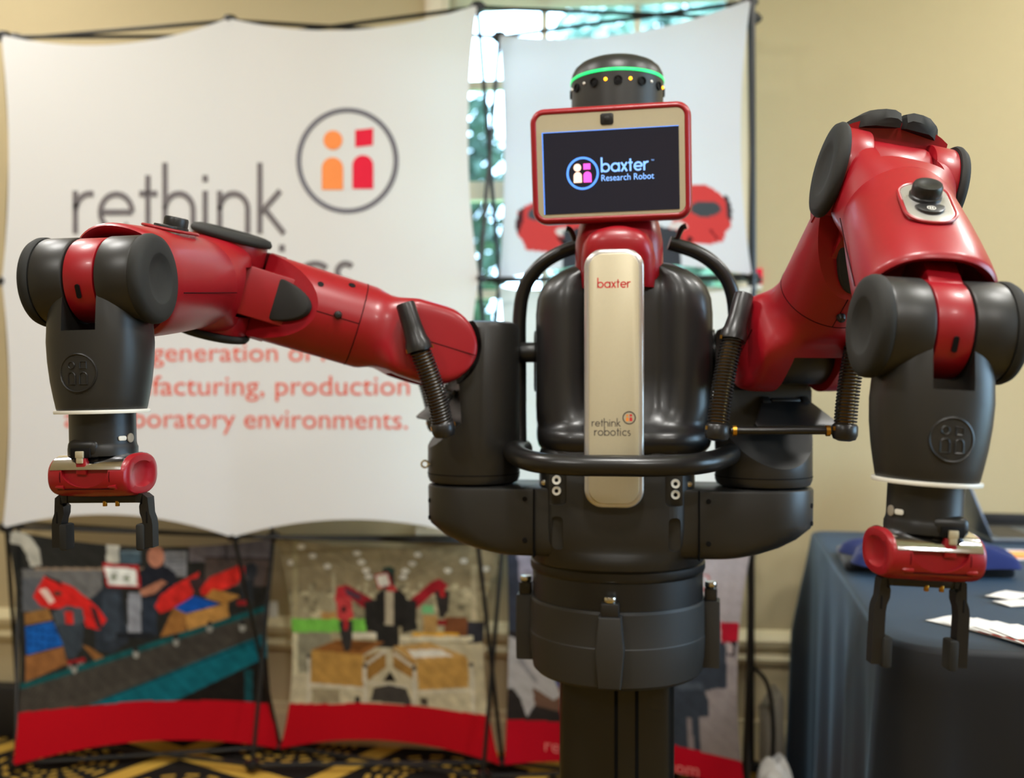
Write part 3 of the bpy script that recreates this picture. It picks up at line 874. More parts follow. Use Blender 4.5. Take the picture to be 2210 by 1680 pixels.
p.soft(.1); p.noise(np.ones(len(p.X), bool), .14)
p.poly([(0, 1190), (150, 1195), (420, 1200), (700, 1192), (1000, 1210), (1300, 1250), (1600, 1290), (1700, 1700), (0, 1700)], (198, 10, 30))
printed('fabric_panel', gB, p, 'photo panel of a red robot packing two cardboard boxes')

# -- photo panel C with the web address
gC = fabric([[RN[2][2] + Vector((.012, 0, 0)), FN[3][2]], [RN[2][3] + Vector((.006, 0, 0)), FN[3][3]]], 190, 190, .02, .04, .01, .03)
p = Paint(gC[0], (1090, 1180), 3.36)
p.fill((190, 182, 190))
p.grad(0, 1600, (200, 192, 200), (150, 140, 140)); p.rect(-200, -100, 400, 1700, (168, 164, 184))
p.poly([(-50, -50), (80, -50), (110, 300), (90, 650), (-50, 650)], (62, 68, 84)); p.rect(-50, 620, 400, 1700, (50, 46, 46)); p.poly([(200, 700), (400, 850), (400, 1200), (200, 1150)], (120, 92, 78))
p.poly([(20, 640), (200, 730), (330, 900), (405, 1085), (350, 1115), (200, 1020), (215, 1150), (160, 1240), (110, 1100), (60, 1030), (20, 1030)], (196, 196, 202)); p.poly([(110, 780), (240, 980), (225, 1000), (90, 830)], (160, 160, 170)); p.line((330, 890), (395, 1020), 22, (24, 80, 160)); p.rect(400, 900, 430, 1700, (176, 24, 30))
SL = (62, 70, 84)
p.poly([(640, 700), (1480, 690), (1600, 690), (1612, 1030), (1530, 1030), (1448, 1052), (1475, 1120), (1475, 1232), (1405, 1240), (1422, 1490), (1000, 1410), (1010, 1240), (930, 1230), (935, 1060), (640, 1020)], SL)
p.poly([(1240, 985), (1430, 990), (1440, 1040), (1240, 1040)], (84, 94, 108)); p.poly([(1320, 1240), (1355, 1240), (1370, 1480), (1330, 1470)], (146, 136, 140)); p.poly([(1560, 545), (1695, 550), (1690, 690), (1570, 700)], (190, 28, 52)); p.poly([(1640, 690), (1680, 690), (1660, 800), (1610, 790)], (50, 44, 52)); p.ell(1635, 745, 16, 40, (200, 186, 190)); p.ell(1345, 905, 26, 16, (216, 212, 214)); p.rect(1425, 205, 1480, 320, (200, 60, 60)); p.rect(1432, 215, 1470, 300, (222, 226, 236))
p.soft(.07); p.noise(np.ones(len(p.X), bool), .08)
p.poly([(-300, 1240), (30, 1255), (400, 1272), (1225, 1440), (1720, 1560), (1900, 1600), (1900, 2000), (-300, 2000)], (204, 12, 40))
pc = printed('fabric_panel', gC, p, 'photo panel with a grey robot pedestal above a red band')
bC = BVHTree.FromPolygons([tuple(v) for v in gC[0]], gC[1])
decal('lettering', px_font('rethinkrobotics.com', 1176, 1508, 1621, 40, .17), 'lettering_pink', pc, bC, label='pale web address on the red band')

# ================================================================== ROBOT
AX, AY = 0.19, 1.80
robot = empty('robot', (AX, AY, 0), 'red and dark grey two armed robot with a display face on a black column', 'robot')
B = Matrix.Translation((AX, AY, 0)) @ Matrix.Rotation(YAW, 4, 'Z')      # local -y is the robot's front
def bpart(name, g, m, parent=robot, **k):
    return part(name, tx(g, B), m, parent, **k)
FRONT = Matrix.Rotation(PI / 2, 4, 'X')       # local xy plane -> facing -y, z of the outline pointing to the front
def facing(x, y, z):                           # place an outline (x right, y up, z towards the front) at a body point
    return Matrix.Translation((x, y, z)) @ FRONT

# -- pedestal
col = bpart('pedestal_column', loft([ring(.1, .1, 7, 64, z) for z in (.03, .72)]), 'column_black', angle=30)
for (x, y) in ((0, -.1005), (.035, -.1)):
    bpart('groove', rbox(.006, .002, .66, 0, c=(x, y, .37)), 'seam_dark', col)
bpart('pedestal_base', join(rbox(.36, .36, .03, .01, c=(0, 0, .02)), *[tx(rbox(.34, .07, .035, .008, c=(.28, 0, .022)), Matrix.Rotation(a, 4, 'Z')) for a in (PI / 4, 3 * PI / 4, 5 * PI / 4, 7 * PI / 4)]), 'grey_plastic')
ringp = bpart('clamp_ring', lathe([(.10, .668), (.146, .668), (.152, .674), (.156, .70), (.1585, .735), (.1585, .738), (.1575, .74), (.1565, .795), (.1545, .80), (.12, .80)], 72), 'clamp_grey', angle=20)
for a in (0, 88, 180, 272):
    R_ = Matrix.Rotation(math.radians(a - 3), 4, 'Z')
    o2 = [( -.018, -.055), (.018, -.055), (.0235, .005), (.0185, .062), (-.0185, .062), (-.0235, .005)]
    cl = bpart('clamp', tx(prism(o2, 0, .032, .003), R_ @ facing(0, -.15, .735)), 'clamp_grey', ringp, angle=25)
    bpart('clamp_latch', tx(rbox(.03, .022, .026, .003, c=(0, -.166, .806)), R_), 'black_gloss', ringp)
    bpart('clamp_screw', tx(tx(rcyl(.0105, 0, .01, .002, 20), Matrix.Translation((0, -.166, .819))), R_), 'steel', ringp)
bpart('turntable_ring', lathe([(.12, .798), (.1525, .798), (.1525, .846), (.1545, .848), (.1565, .853), (.1565, .864), (.1545, .867), (.12, .867)], 72), 'black_plastic', angle=25)
# -- waist
def waist_ring(z, hw, fr_, bk=.12, n=4.0):
    return [(p[0], p[1] * (fr_ if p[1] < 0 else bk) / 1.0, z) for p in ring(hw, 1.0, n, 80)]
wz = [(.866, .150, .160, 2.2), (.870, .1545, .166, 2.2), (.878, .1545, .168, 2.3), (.888, .150, .167, 2.6), (.896, .143, .163, 3.2), (.903, .1375, .1615, 3.8), (.914, .136, .163, 4.2), (.94, .135, .165, 4.4), (1.06, .135, .165, 4.4), (1.075, .13, .16, 4)]
wg = loft([waist_ring(z, a, f, .13, n) for z, a, f, n in wz])
for sx in (-1, 1):
    wg = boolean(wg, tx(prism(rrect(.034, .062, .009), 0, .05), facing(sx * .098, -.1465, 1.008)))
    wg = boolean(wg, tx(prism(rrect(.020, .056, .008), 0, .05), facing(sx * .0965, -.1445, .93)))
waist = bpart('waist_shell', wg, 'grey_plastic', angle=28)
for sx in (-1, 1):
    x = sx * .099
    bpart('waist_seam', rbox(.0025, .03, .115, 0, c=(sx * .1365, -.135, .945)), 'seam_dark', waist)
    for z in (1.018, 1.0):
        cm = facing(x - sx * .001, -.1468, z - .004 * (sx > 0))
        bpart('connector', tx(lathe([(.0035, 0), (.0035, .007), (.0072, .008), (.0075, 0)], 24), cm), 'white_plastic', waist)
        bpart('connector_hole', tx(lathe([(.0034, .004), (.0034, .006)], 16), cm), 'hole_dark', waist)
    bpart('screw', tx(rcyl(.0045, 0, .006, .001, 16), facing(x + sx * .0225, -.130, 1.012)), 'steel', waist)

# -- torso with its two glossy lobes
TX = .012
def torso_ring(z, hw, front, back, n):
    out = []
    for q in ring(1, 1, n, 96):
        x = q[0] * hw
        y = q[1] * (front if q[1] < 0 else back)
        if q[1] < 0:
            g_ = math.exp(-((abs(x) - .058) / .022) ** 2)
            y += .022 * g_ * min(1, abs(q[1]) * 1.2) * (1 if 1.12 < z < 1.37 else .3)
        out.append((x + TX, y, z))
    return out
tz = [(1.055, .128, .155, .11, 3.4), (1.062, .142, .168, .115, 3.4), (1.072, .150, .178, .12, 3.4), (1.084, .153, .182, .12, 3.4), (1.094, .1535, .180, .12, 3.4), (1.101, .1535, .172, .12, 3.4), (1.107, .1535, .158, .12, 3.4),
      (1.118, .1535, .150, .12, 4.2), (1.14, .1535, .146, .12, 4.8), (1.2, .1535, .144, .12, 5), (1.30, .1535, .143, .12, 5), (1.325, .151, .142, .118, 5), (1.345, .144, .140, .115, 4.6), (1.362, .131, .136, .11, 4.2), (1.375, .113, .13, .10, 3.8), (1.385, .088, .12, .09, 3.4), (1.391, .05, .10, .07, 3)]
torso = bpart('torso_shell', loft([torso_ring(*t) for t in tz]), 'black_gloss', angle=70)
for sx in (-1, 1):
    bpart('side_plate', tx(prism(rrect(.05, .11, .015), 0, .006, .002), Matrix.Translation((TX + sx * .153, -.02, 1.22)) @ Matrix.Rotation(sx * PI / 2, 4, 'Y') @ Matrix.Rotation(PI / 2, 4, 'Z')), 'grey_plastic', torso)
    bpart('side_button', tx(rcyl(.018, 0, .03, .003, 24), Matrix.Translation((TX + sx * .153, -.05, 1.235)) @ Matrix.Rotation(sx * PI / 2, 4, 'Y')), 'black_plastic', torso)
# -- silver chest panel
PZ0, PZ1, PX = .976, 1.398, -.002
pcz = (PZ0 + PZ1) / 2
chest = bpart('chest_panel', tx(prism(rrect(.097, PZ1 - PZ0, .03, 10), -.05, .0, .006, 3), facing(PX, -.186, pcz)), 'silver_rim', angle=50)
bpart('chest_face', tx(prism(rrect(.081, PZ1 - PZ0 - .016, .024, 10), 0, .0022, .001), facing(PX, -.186, pcz)), 'silver_panel', chest, angle=50)
def on_chest(g, z, m, label=None):
    return bpart('lettering', tx(g, facing(PX, -.1884, z)), m, chest, smooth=False, normals=False, label=label)
g, _ = word('baxter', .2)
on_chest(fit(g, -.027, .027, 0), 1.17 + (840 - 622) / 1330, 'print_red', 'red lettering baxter')
g, _ = word('rethink', .17)
on_chest(fit(g, -.036, .011, 0), 1.17 + (840 - 921) / 1330, 'print_grey', 'dark lettering rethink')
g, _ = word('robotics', .17)
on_chest(fit(g, -.032, .027, 0), 1.17 + (840 - 941) / 1330, 'print_grey', 'dark lettering robotics')
def emblem(cx, cy, R, parent, M, mr, mo, mred, wr=.14):
    rg = ribbon([(cx + R * math.cos(2 * PI * k / 48), cy + R * math.sin(2 * PI * k / 48)) for k in range(49)], R * wr)
    s = R
    part('emblem_ring', tx(tx(rg, M), Matrix()), mr, parent, smooth=False, normals=False)
    part('emblem_figure', tx(join(flat(disc2d(cx - .31 * s, cy + .4 * s, .19 * s)), flat(arch2d(cx - .53 * s, cx - .08 * s, cy - .56 * s, cy + .1 * s))), M), mo, parent, smooth=False, normals=False)
    part('emblem_figure', tx(join(flat([(cx + .08 * s, cy + .24 * s), (cx + .48 * s, cy + .24 * s), (cx + .48 * s, cy + .6 * s), (cx + .08 * s, cy + .6 * s)]), flat(arch2d(cx + .06 * s, cx + .52 * s, cy - .56 * s, cy + .1 * s))), M), mred, parent, smooth=False, normals=False)
emblem(.0245, 1.17 + (840 - 902) / 1330 - pcz, .0098, chest, B @ facing(PX, -.1884, pcz), 'print_grey', 'print_orange', 'print_red', .2)

# -- red neck saddle
nk = [(1.33, .070, .0, -.06, .06), (1.37, .0755, 0, -.075, .064), (1.42, .074, 0, -.09, .066), (1.45, .069, 0, -.075, .064), (1.475, .062, 0, -.055, .06), (1.52, .055, 0, -.03, .055), (1.58, .055, 0, -.01, .055)]
neck = bpart('neck_saddle', loft([ring(hw, hd, 3.2, 48, z, TX * .4, cy) for z, hw, _, cy, hd in nk]), 'red_plastic', angle=60)
bpart('neck_arch', loft([ring(hw, .05, 3, 40, z, TX * .3, cy) for z, hw, cy in ((1.34, .062, -.10), (1.39, .062, -.125), (1.412, .058, -.13), (1.426, .05, -.126), (1.434, .038, -.12), (1.438, .02, -.115))]), 'red_plastic', neck, angle=60)
# -- tubular cage and front handle bar
for sx in (-1, 1):
    c0 = .016
    w = .19
    pts = [(c0 + sx * .075, -.05, 1.425), (c0 + sx * .12, -.045, 1.41), (c0 + sx * .155, -.04, 1.387), (c0 + sx * .18, -.035, 1.352), (c0 + sx * w, -.03, 1.30), (c0 + sx * w, -.03, 1.20), (c0 + sx * w, -.03, 1.12), (c0 + sx * (w - .002), -.04, 1.06)]
    cg = bpart('cage_tube', tube(smooth_path(pts, 6), .0125, 16), 'bar_black')
    bpart('cage_hook', tube(smooth_path([(c0 + sx * .088, -.052, 1.43), (c0 + sx * .096, -.06, 1.448), (c0 + sx * .104, -.062, 1.452)], 4), .005, 8), 'bar_black', cg)
hb = [(-.168, -.02, 1.062), (-.176, -.07, 1.063), (-.172, -.13, 1.062), (-.15, -.19, 1.056), (-.115, -.228, 1.052), (-.06, -.243, 1.05), (0, -.246, 1.05), (.06, -.243, 1.05), (.12, -.228, 1.052), (.16, -.19, 1.056), (.188, -.13, 1.062), (.195, -.07, 1.063), (.19, -.02, 1.062)]
bpart('handle_bar', tube(smooth_path(hb, 6), .0172, 18), 'bar_black')

# -- head: sonar dome and screen
HM = Matrix.Translation((AX, AY, 0))
def hpart(name, g, m, parent, **k):
    return part(name, tx(g, HM), m, parent, **k)
dome = hpart('head_dome', lathe([(.05, 1.55), (.0805, 1.555), (.0825, 1.70), (.083, 1.716), (.0835, 1.7255), (.0832, 1.7275), (.0812, 1.736), (.0765, 1.745), (.068, 1.7525), (.056, 1.758), (.04, 1.7615), (.02, 1.7632), (.0005, 1.7637)], 72), 'grey_plastic', robot, angle=40)
hpart('light_ring', lathe([(.082, 1.720), (.0842, 1.720), (.0845, 1.7225), (.0842, 1.7252), (.082, 1.7252)], 72), 'ring_green', dome)
for k in range(12):
    a = math.radians(-90 - 5 + k * 30)
    d = Vector((math.cos(a), math.sin(a), 0))
    Mx = frame(Vector((0, 0, 1.7035)) + d * .0805, d, (0, 0, 1))
    s = hpart('sonar_sensor', tx(lathe([(.0078, 0), (.0078, .0045), (.0066, .0045), (.0058, .002), (.0005, .003)], 20), Mx), 'hole_dark', dome)
    a2 = a + math.radians(15)
    d2 = Vector((math.cos(a2), math.sin(a2), 0))
    hpart('led', tx(lathe([(.0028, 0), (.0028, .0015), (.0016, .0028), (.0003, .003)], 12), frame(Vector((0, 0, 1.7062)) + d2 * .082, d2, (0, 0, 1))), 'led_amber' if k in (0, 11, 2) else 'white_plastic', dome)
# screen
SCR = Matrix.Translation(P(1317, 353, 1.625)) @ Matrix.Rotation(math.radians(-9), 4, 'Z') @ Matrix.Rotation(math.radians(7), 4, 'X') @ Matrix.Rotation(math.radians(-0.9), 4, 'Y') @ FRONT
def spart(name, g, m, parent=None, **k):
    return part(name, tx(g, SCR), m, parent, **k)
SW, SH = .2625, .189
rings_ = []
for (o, z) in ((-.02, -.05), (-.006, -.045), (0, -.033), (0, -.012), (-.0015, -.005), (-.0045, -.001), (-.0075, .0), (-.0102, -.0012), (-.0112, -.003)):
    rings_.append([(x, y, z) for x, y in rrect(SW + 2 * o, SH + 2 * o, .024 + o, 8)])
screen = spart('screen_frame', loft(rings_), 'red_plastic', robot, angle=60)
bez = spart('screen_bezel', prism(rrect(SW - .022, SH - .022, .0135, 8), -.004, -.002, .0), 'silver_panel', screen, smooth=False)
DX, DY, DW, DH = .0, -.0115, .222, .133
disp = spart('screen_display', prism([(DX - DW / 2, DY - DH / 2), (DX + DW / 2, DY - DH / 2), (DX + DW / 2, DY + DH / 2), (DX - DW / 2, DY + DH / 2)], -.003, -.0012), 'display_glass', screen, smooth=False)
spart('display_edge_glow', join(rbox(.0014, DH, .0006, 0, c=(DX - DW / 2 + .0008, DY, -.001)), rbox(DW, .0009, .0006, 0, c=(DX, DY + DH / 2 - .0005, -.001))), 'display_blue', disp, smooth=False)
spart('screen_camera', prism(rrect(.0215, .0185, .004), -.003, -.0005, .0006), 'black_plastic', screen)
spart('camera_lens', tx(lathe([(.0048, 0), (.0046, .0008), (.003, .0012), (.0005, .0014)], 20), Matrix.Translation((0, 0, -.0006)) @ Matrix.Translation((0, .0, 0))), 'black_gloss', screen)
for o in screen.children:
    pass
cam_objs = [o for o in bpy.data.objects if o.name.startswith(('screen_camera', 'camera_lens'))]
for o in cam_objs:
    sh = SCR.to_3x3() @ Vector((-.004, .0715, 0))
    o.location = o.location + sh
EM = SCR @ Matrix.Translation((0, 0, -.0008))
def dpart(name, g, m, label=None):
    return part(name, tx(g, EM), m, disp, smooth=False, normals=False, label=label)
ecx, ecy, eR = -.0455, -.0135, .0248
dpart('emblem_ring', ribbon([(ecx + eR * math.cos(2 * PI * k / 48), ecy + eR * math.sin(2 * PI * k / 48)) for k in range(49)], .0036), 'display_blue')
s = eR
dpart('emblem_figure', join(flat(disc2d(ecx - .34 * s, ecy + .38 * s, .25 * s)), flat(arch2d(ecx - .6 * s, ecx - .06 * s, ecy - .6 * s, ecy + .1 * s))), 'display_peach', 'peach figure of the emblem')
dpart('emblem_figure', join(flat([(ecx + .06 * s, ecy + .24 * s), (ecx + .52 * s, ecy + .24 * s), (ecx + .52 * s, ecy + .62 * s), (ecx + .06 * s, ecy + .62 * s)]), flat(arch2d(ecx + .05 * s, ecx + .58 * s, ecy - .6 * s, ecy + .1 * s))), 'display_pink', 'pink figure of the emblem')
g, _ = word('baxter', .2)
dpart('lettering', fit(g, -.0155, .062, -.0135), 'display_text', 'glowing lettering baxter')
dpart('lettering', fit(font_text('Research Robot'), -.0150, .0705, -.0275, .0146), 'display_text', 'glowing lettering Research Robot')
dpart('lettering', fit(font_text('TM'), .066, .0705, -.0005 + .0015), 'display_text')

# -- shoulder mounts
S0 = {-1: (-.252, -.062), 1: (.25, -.062)}
MT = 1.003      # height of the mount's top
for sx in (-1, 1):
    ax_, ay_ = S0[sx]
    ax_ = abs(ax_)
    secs = []
    for z, e, hd in ((.884, .20, .05), (.887, .225, .066), (.893, .25, .075), (.903, .279, .08), (.917, .306, .0815), (.935, .328, .082), (.945, .332, .082), (MT - .006, .333, .082), (MT - .002, .332, .081), (MT, .329, .078)):
        out = []
        cxe = max(e - hd, .12)
        for k in range(25):
            t = -PI / 2 + PI * k / 24
            out.append((sx * (cxe + (e - cxe) * math.cos(t)), ay_ + hd * math.sin(t), z))
        out += [(sx * .10, ay_ + hd, z), (sx * .10, ay_ - hd, z)]
        secs.append(out)
    mt = bpart('shoulder_mount', loft(secs), 'grey_plastic', angle=40)
    for (x, z) in ((.322, .975), (.322, .945), (.152, .985), (.152, .915)):
        yy = ay_ - .0825 if x < .2 else ay_ - .04
        bpart('screw_hole', tx(lathe([(.0042, 0), (.0042, .0012), (.0005, .0014)], 14), facing(sx * x, yy, z) if x < .2 else Matrix.Translation((sx * .325, ay_ - .035, z)) @ Matrix.Rotation(sx * math.radians(60), 4, 'Z') @ FRONT), 'hole_dark', mt)

# ------------------------------------------------------------------ arms
def coil(p0, p1, R, wire, pitch, bow):
    p0, p1 = Vector(p0), Vector(p1)
    L = (p1 - p0).length
    turns = int(L / pitch)
    z = (p1 - p0).normalized()
    Mx = frame((0, 0, 0), z, (1, 0, 0)).to_3x3()
    pts = []
    n = turns * 12
    for k in range(n + 1):
        t = k / n
        c = p0.lerp(p1, t) + Vector(bow) * (4 * t * (1 - t))
        a = 2 * PI * turns * t
        pts.append(c + Mx @ Vector((math.cos(a) * R, math.sin(a) * R, 0)))
    return tube(pts, wire, 5)

def build_arm(side, S1, E, W, eaxis, waxis, hdown, updir, f_len, f_gap, springs, s0_top, word_side):
    S1, E, W = Vector(S1), Vector(E), Vector(W)
    a = (E - S1).normalized()
    L = (E - S1).length
    # shoulder axis: level, across the arm, pointing towards the camera / robot centre
    s = a.cross(Vector((0, 0, 1))).normalized()
    if (side < 0 and s.y > 0) or (side > 0 and s.x > 0): s = -s
    U = frame(S1, a, s)           # x = shoulder axis, y = across, z = along the arm
    e = Vector(eaxis); e = (e - a * e.dot(a)).normalized()
    b = (W - E).normalized()
    Lf = (W - E).length
    # ---- turret (dark) on the mount
    sx = side
    q = B @ Vector((S0[sx][0], S0[sx][1], 0))
    T0 = Matrix.Translation((q.x, q.y, 0))
    tw = rcyl(.0815, MT + .001, s0_top, .012, 64)
    tw = tx(tw, T0)
    hd = Vector((a.x, a.y, 0)).normalized()
    # clear the cheeks' sweep and everything in front of the joint
    G = frame(S1, s, (hd.x, hd.y, 0))           # z = shoulder axis, x = level arm direction
    if G.col[0].to_3d().dot(hd) < 0: G = G @ Matrix.Rotation(PI, 4, 'Z')
    ysg = 1 if G.col[1].to_3d().z > 0 else -1
    for (z0, z1) in ((.042, .2), (-.2, -.042)):
        tw = boolean(tw, tx(lathe([(.078, z0), (.078, z1)], 48), G))
    # chamfer under the arm, and the space ahead of the joint
    cut = prism([(-.035, ysg * .0), (-.042, ysg * -.075), (-.045, ysg * -.132), (.12, ysg * -.30), (.3, ysg * -.2), (.3, ysg * .3), (-.04, ysg * .3)], -.2, .2)
    tw = boolean(tw, tx(cut, G))
    tur = part('shoulder_turret', tw, 'grey_plastic', robot, angle=30)
    part('turret_barrel', tx(join(rcyl(.056, -.043, .043, .002, 48), rbox(.05, .11, .084, .004, c=(-.075, ysg * -.055, 0))), G), 'grey_plastic', tur, angle=30)
    part('turret_seam', tx(lathe([(.0805, MT + .018), (.0822, MT + .0185), (.0822, MT + .0195), (.0805, MT + .02)], 64), T0), 'seam_dark', tur)
    # dust flap below the joint
    fl = prism([(-.042, 0), (.042, 0), (.074, .056), (.072, .063), (-.072, .063), (-.074, .056)], -.003, .003, .001)
    Fm = frame(S1 - hd * .036 + Vector((0, 0, -.084)), (hd + Vector((0, 0, 1.1))).normalized(), s)
    if Fm.col[1].to_3d().z > 0: Fm = Fm @ Matrix.Rotation(PI, 4, 'Z')
    flap = part('dust_flap', tx(fl, Fm), 'black_plastic', tur, angle=30)
    part('flap_hinge', tx(join(tx(rcyl(.005, -.026, .026, .001, 14), Matrix.Rotation(PI / 2, 4, 'Y')), rbox(.014, .014, .006, .001, c=(-.036, 0, .002)), rbox(.014, .014, .006, .001, c=(.036, 0, .002))), Fm), 'grey_plastic', tur)
    # ---- shoulder fork (red): rounded end across the joint, flaring down to a tube
    secs = []
    CW = .094
    for k in range(13):
        th = PI / 2 * k / 12
        hh = .068 * math.sin(th)
        secs.append(ring(CW - .006 * (1 - math.sin(th)) ** 2, max(hh, .004), 9 - 0 * k, 64, -.068 * math.cos(th)))
    for t, w_, h_, n in ((.02, CW, .068, 9), (.048, CW, .0668, 9), (.06, CW * .985, .0645, 8), (.070, .089, .063, 6), (.080, .082, .0625, 4.2), (.090, .0765, .064, 3), (.100, .0735, .0675, 2.4), (.108, .0725, .0705, 2.1), (.115, .0722, .0718, 2), (.131, .072, .072, 2)):
        secs.append(ring(w_, h_, n, 64, t))
    fork = loft(secs)
    fork = boolean(fork, rbox(.088, .3, .155, .0, c=(0, 0, -.022)))
    fork = boolean(fork, tx(lathe([(.062, -.0445), (.062, .0445)], 40), Matrix.Rotation(PI / 2, 4, 'Y')))
    fk = part('shoulder_fork', tx(fork, U), 'red_plastic', robot, angle=32)
    part('fork_seam', tx(tube([(CW + .0002, 0, -.066), (CW + .0002, 0, .05)], .0007, 6), U), 'seam', fk)
    part('fork_seam', tx(tube([(-CW - .0002, 0, -.066), (-CW - .0002, 0, .05)], .0007, 6), U), 'seam', fk)
    # ---- upper arm tube with slanted elbow facet
    U2 = frame(E, a, e)           # x = elbow axis, z along the arm, origin at the elbow
    fdir = b - a * b.dot(a); fdir = (fdir - e * fdir.dot(e)).normalized()
    fs = 1 if U2.col[1].to_3d().dot(fdir) > 0 else -1       # local y sign of the bend side
    t1 = .132 - L
    tend = -.062
    tb = loft([ring(.072, .072, 2, 64, t1), ring(.0722, .0722, 2, 64, -.13), ring(.0725, .0725, 2, 64, tend - .004), ring(.070, .070, 2, 64, tend)])
    cutp = tx(prism([(-.165, .0745), (-.058, .007), (.1, -.02), (.1, .2), (-.165, .2)], -.1, .1), Matrix(((0, 0, 1, 0), (0, fs, 0, 0), (1, 0, 0, 0), (0, 0, 0, 1))))
    tb = boolean(tb, cutp)
    ua = part('upper_arm', tx(tb, U2), 'red_plastic', robot, angle=30)
    part('arm_seam', tx(lathe([(.0705, t1 - .0008), (.0725, t1 - .0006), (.0725, t1 + .0006), (.0705, t1 + .0008)], 64), U2), 'seam', ua)
    part('arm_seam', tx(tube([(0, fs * .0722, -.16), (0, fs * .0720, t1)], .0007, 6), U2), 'seam', ua)
    # tongue reaching into the elbow
    tg = []
    for k in range(13):
        th = PI * k / 12
        tg.append((.052 * math.sin(th) , .052 * -math.cos(th)))
    outl = [(-.12, -.056)] + [(x, y) for x, y in tg] + [(-.05, .047), (-.075, .042), (-.12, .042)]
    tong = prism(outl, -.0405, .0405, .002)
    part('elbow_tongue', tx(tong, U2 @ Matrix(((0, 0, 1, 0), (0, fs, 0, 0), (1, 0, 0, 0), (0, 0, 0, 1)))), 'red_plastic', ua, angle=30)
    # black rubber half-oval on the facet
    fa = Vector((0, fs * (.006 - .0735), .107)).normalized()
    fo_ = Vector((0, fs * (.006 + .0735) / 2, (-.06 - .167) / 2))
    fnrm = Vector((0, fs * .107, .0675)).normalized()
    Pm = frame(fo_, fnrm, fa)
    hp = [(.058 - .105 * math.cos(th), .039 * math.sin(th) ** .8 if th <= PI / 2 else .039) for th in [PI / 2 * k / 10 for k in range(11)]]
    hp = [(.058, -.039)] + [(.058, .039)] + [(x, y) for x, y in [(.058 - .105 * math.cos(t), .039 * math.sin(t)) for t in [PI / 2 * (1 - k / 10) for k in range(1, 11)]]] + [(.058 - .105 * math.cos(t), -.039 * math.sin(t)) for t in [PI / 2 * k / 10 for k in range(1, 10)]]
    part('elbow_pad', tx(prism(hp, -.002, .014, .004), U2 @ Pm), 'rubber', ua, angle=40)
    # pads over the outside of the elbow
    shl = []
    for k in range(15):
        x = -.074 + .148 * k / 14
        ro = .084 - .016 * (abs(x) / .074) ** 3
        ri = .046
        angs = [math.radians(-88 + 138 * j / 16) for j in range(17)]
        shl.append([(x, -fs * ro * math.cos(t_), -.012 + ro * math.sin(t_) * 1.15) for t_ in angs] + [(x, -fs * ri * math.cos(t_), -.012 + ri * math.sin(t_) * 1.15) for t_ in reversed(angs)])
    part('elbow_shell', tx(loft(shl), U2), 'red_plastic', ua, angle=40)
    for sg in (-1, 1):
        outer = []
        for t in np.linspace(-.085, .03, 9):
            pass
        pts = []
        for k in range(15):
            th = math.radians(-35 + 97 * k / 14)
            pts.append((math.sin(th), math.cos(th)))
        rr0, rr1 = .080, .097
        secs = []
        for k, (sn, cs_) in enumerate(pts):
            w_ = .066 * math.sin(PI * (k + 1) / 16) ** .45
            x0, x1 = sg * .004, sg * (.006 + w_)
            r1 = rr0 + (rr1 - rr0) * min(1, 3 * math.sin(PI * (k + .6) / 15.2))
            z0 = -.012
            def cp(x, rad):
                rad = rad - .016 * (min(abs(x), .074) / .074) ** 3
                return (x, -fs * rad * cs_, z0 + rad * sn * 1.15)
            sec = [cp(x0, rr0 - .004), cp(x0, r1 - .003), cp(x0 * .8 + x1 * .2, r1), cp((x0 + x1) / 2, r1), cp(x0 * .25 + x1 * .75, r1 - .001), cp(x1, r1 - .006), cp(x1, rr0 - .004)]
            secs.append(sec)
        part('elbow_cushion', tx(loft(secs), U2), 'rubber', ua, angle=50)
    # small details on the tube
    for (ang, zt, r_) in ((38, -.155, .0052), (55, -.225 + .02, .006)):
        d = Vector((math.sin(math.radians(ang)), fs * math.cos(math.radians(ang)), 0))
        part('screw_hole', tx(tx(lathe([(r_, -.002), (r_, .0008), (.0005, .001)], 18), frame(d * .0720 + Vector((0, 0, zt)), d, (0, 0, 1))), U2), 'hole_dark', ua)
    d = Vector((.05, fs, 0)).normalized()
    part('bumper', tx(tx(lathe([(.0068, -.004), (.0068, .004), (.005, .008), (.0005, .009)], 20), frame(d * .0720 + Vector((0, 0, -.195)), d, (0, 0, 1))), U2), 'black_plastic', ua)

    # ---- forearm: elbow cheeks with caps, then the hood
    V2 = frame(E, b, e)           # x = elbow axis, z along the forearm
    ckl = []
    for sg in (-1, 1):
        ck = tx(rcyl(.061, .0425, .0755, .002, 48), Matrix.Rotation(sg * PI / 2, 4, 'Y'))
        ckl.append(ck)
    jn = loft([ring(.0755, .05, 5, 48, .0), ring(.0755, .058, 4, 48, .03), ring(.075, .065, 3, 48, .055), ring(.072, .069, 2.3, 48, .085), ring(.07, .07, 2, 48, .105), ring(.068, .068, 2, 48, .12)])
    jn = boolean(jn, rbox(.085, .3, .13, 0, c=(0, 0, -.003)))
    ef = part('elbow_fork', tx(join(jn, *ckl), V2), 'red_plastic', robot, angle=32)
    for sg in (-1, 1):
        capp = lathe([(.06, .0757), (.0645, .0757), (.0665, .079), (.0665, .082), (.063, .0875), (.054, .0898), (.040, .0898), (.036, .0893), (.030, .0868), (.015, .0855), (.0005, .085)], 56)
        part('elbow_cap', tx(capp, V2 @ Matrix.Rotation(sg * PI / 2, 4, 'Y')), 'rubber', ef, angle=45)
    V3 = frame(E, b, Vector(updir))        # x = knob side
    # hood: open at the wrist, longer on the knob side
    zf = Lf - .062
    secs = []
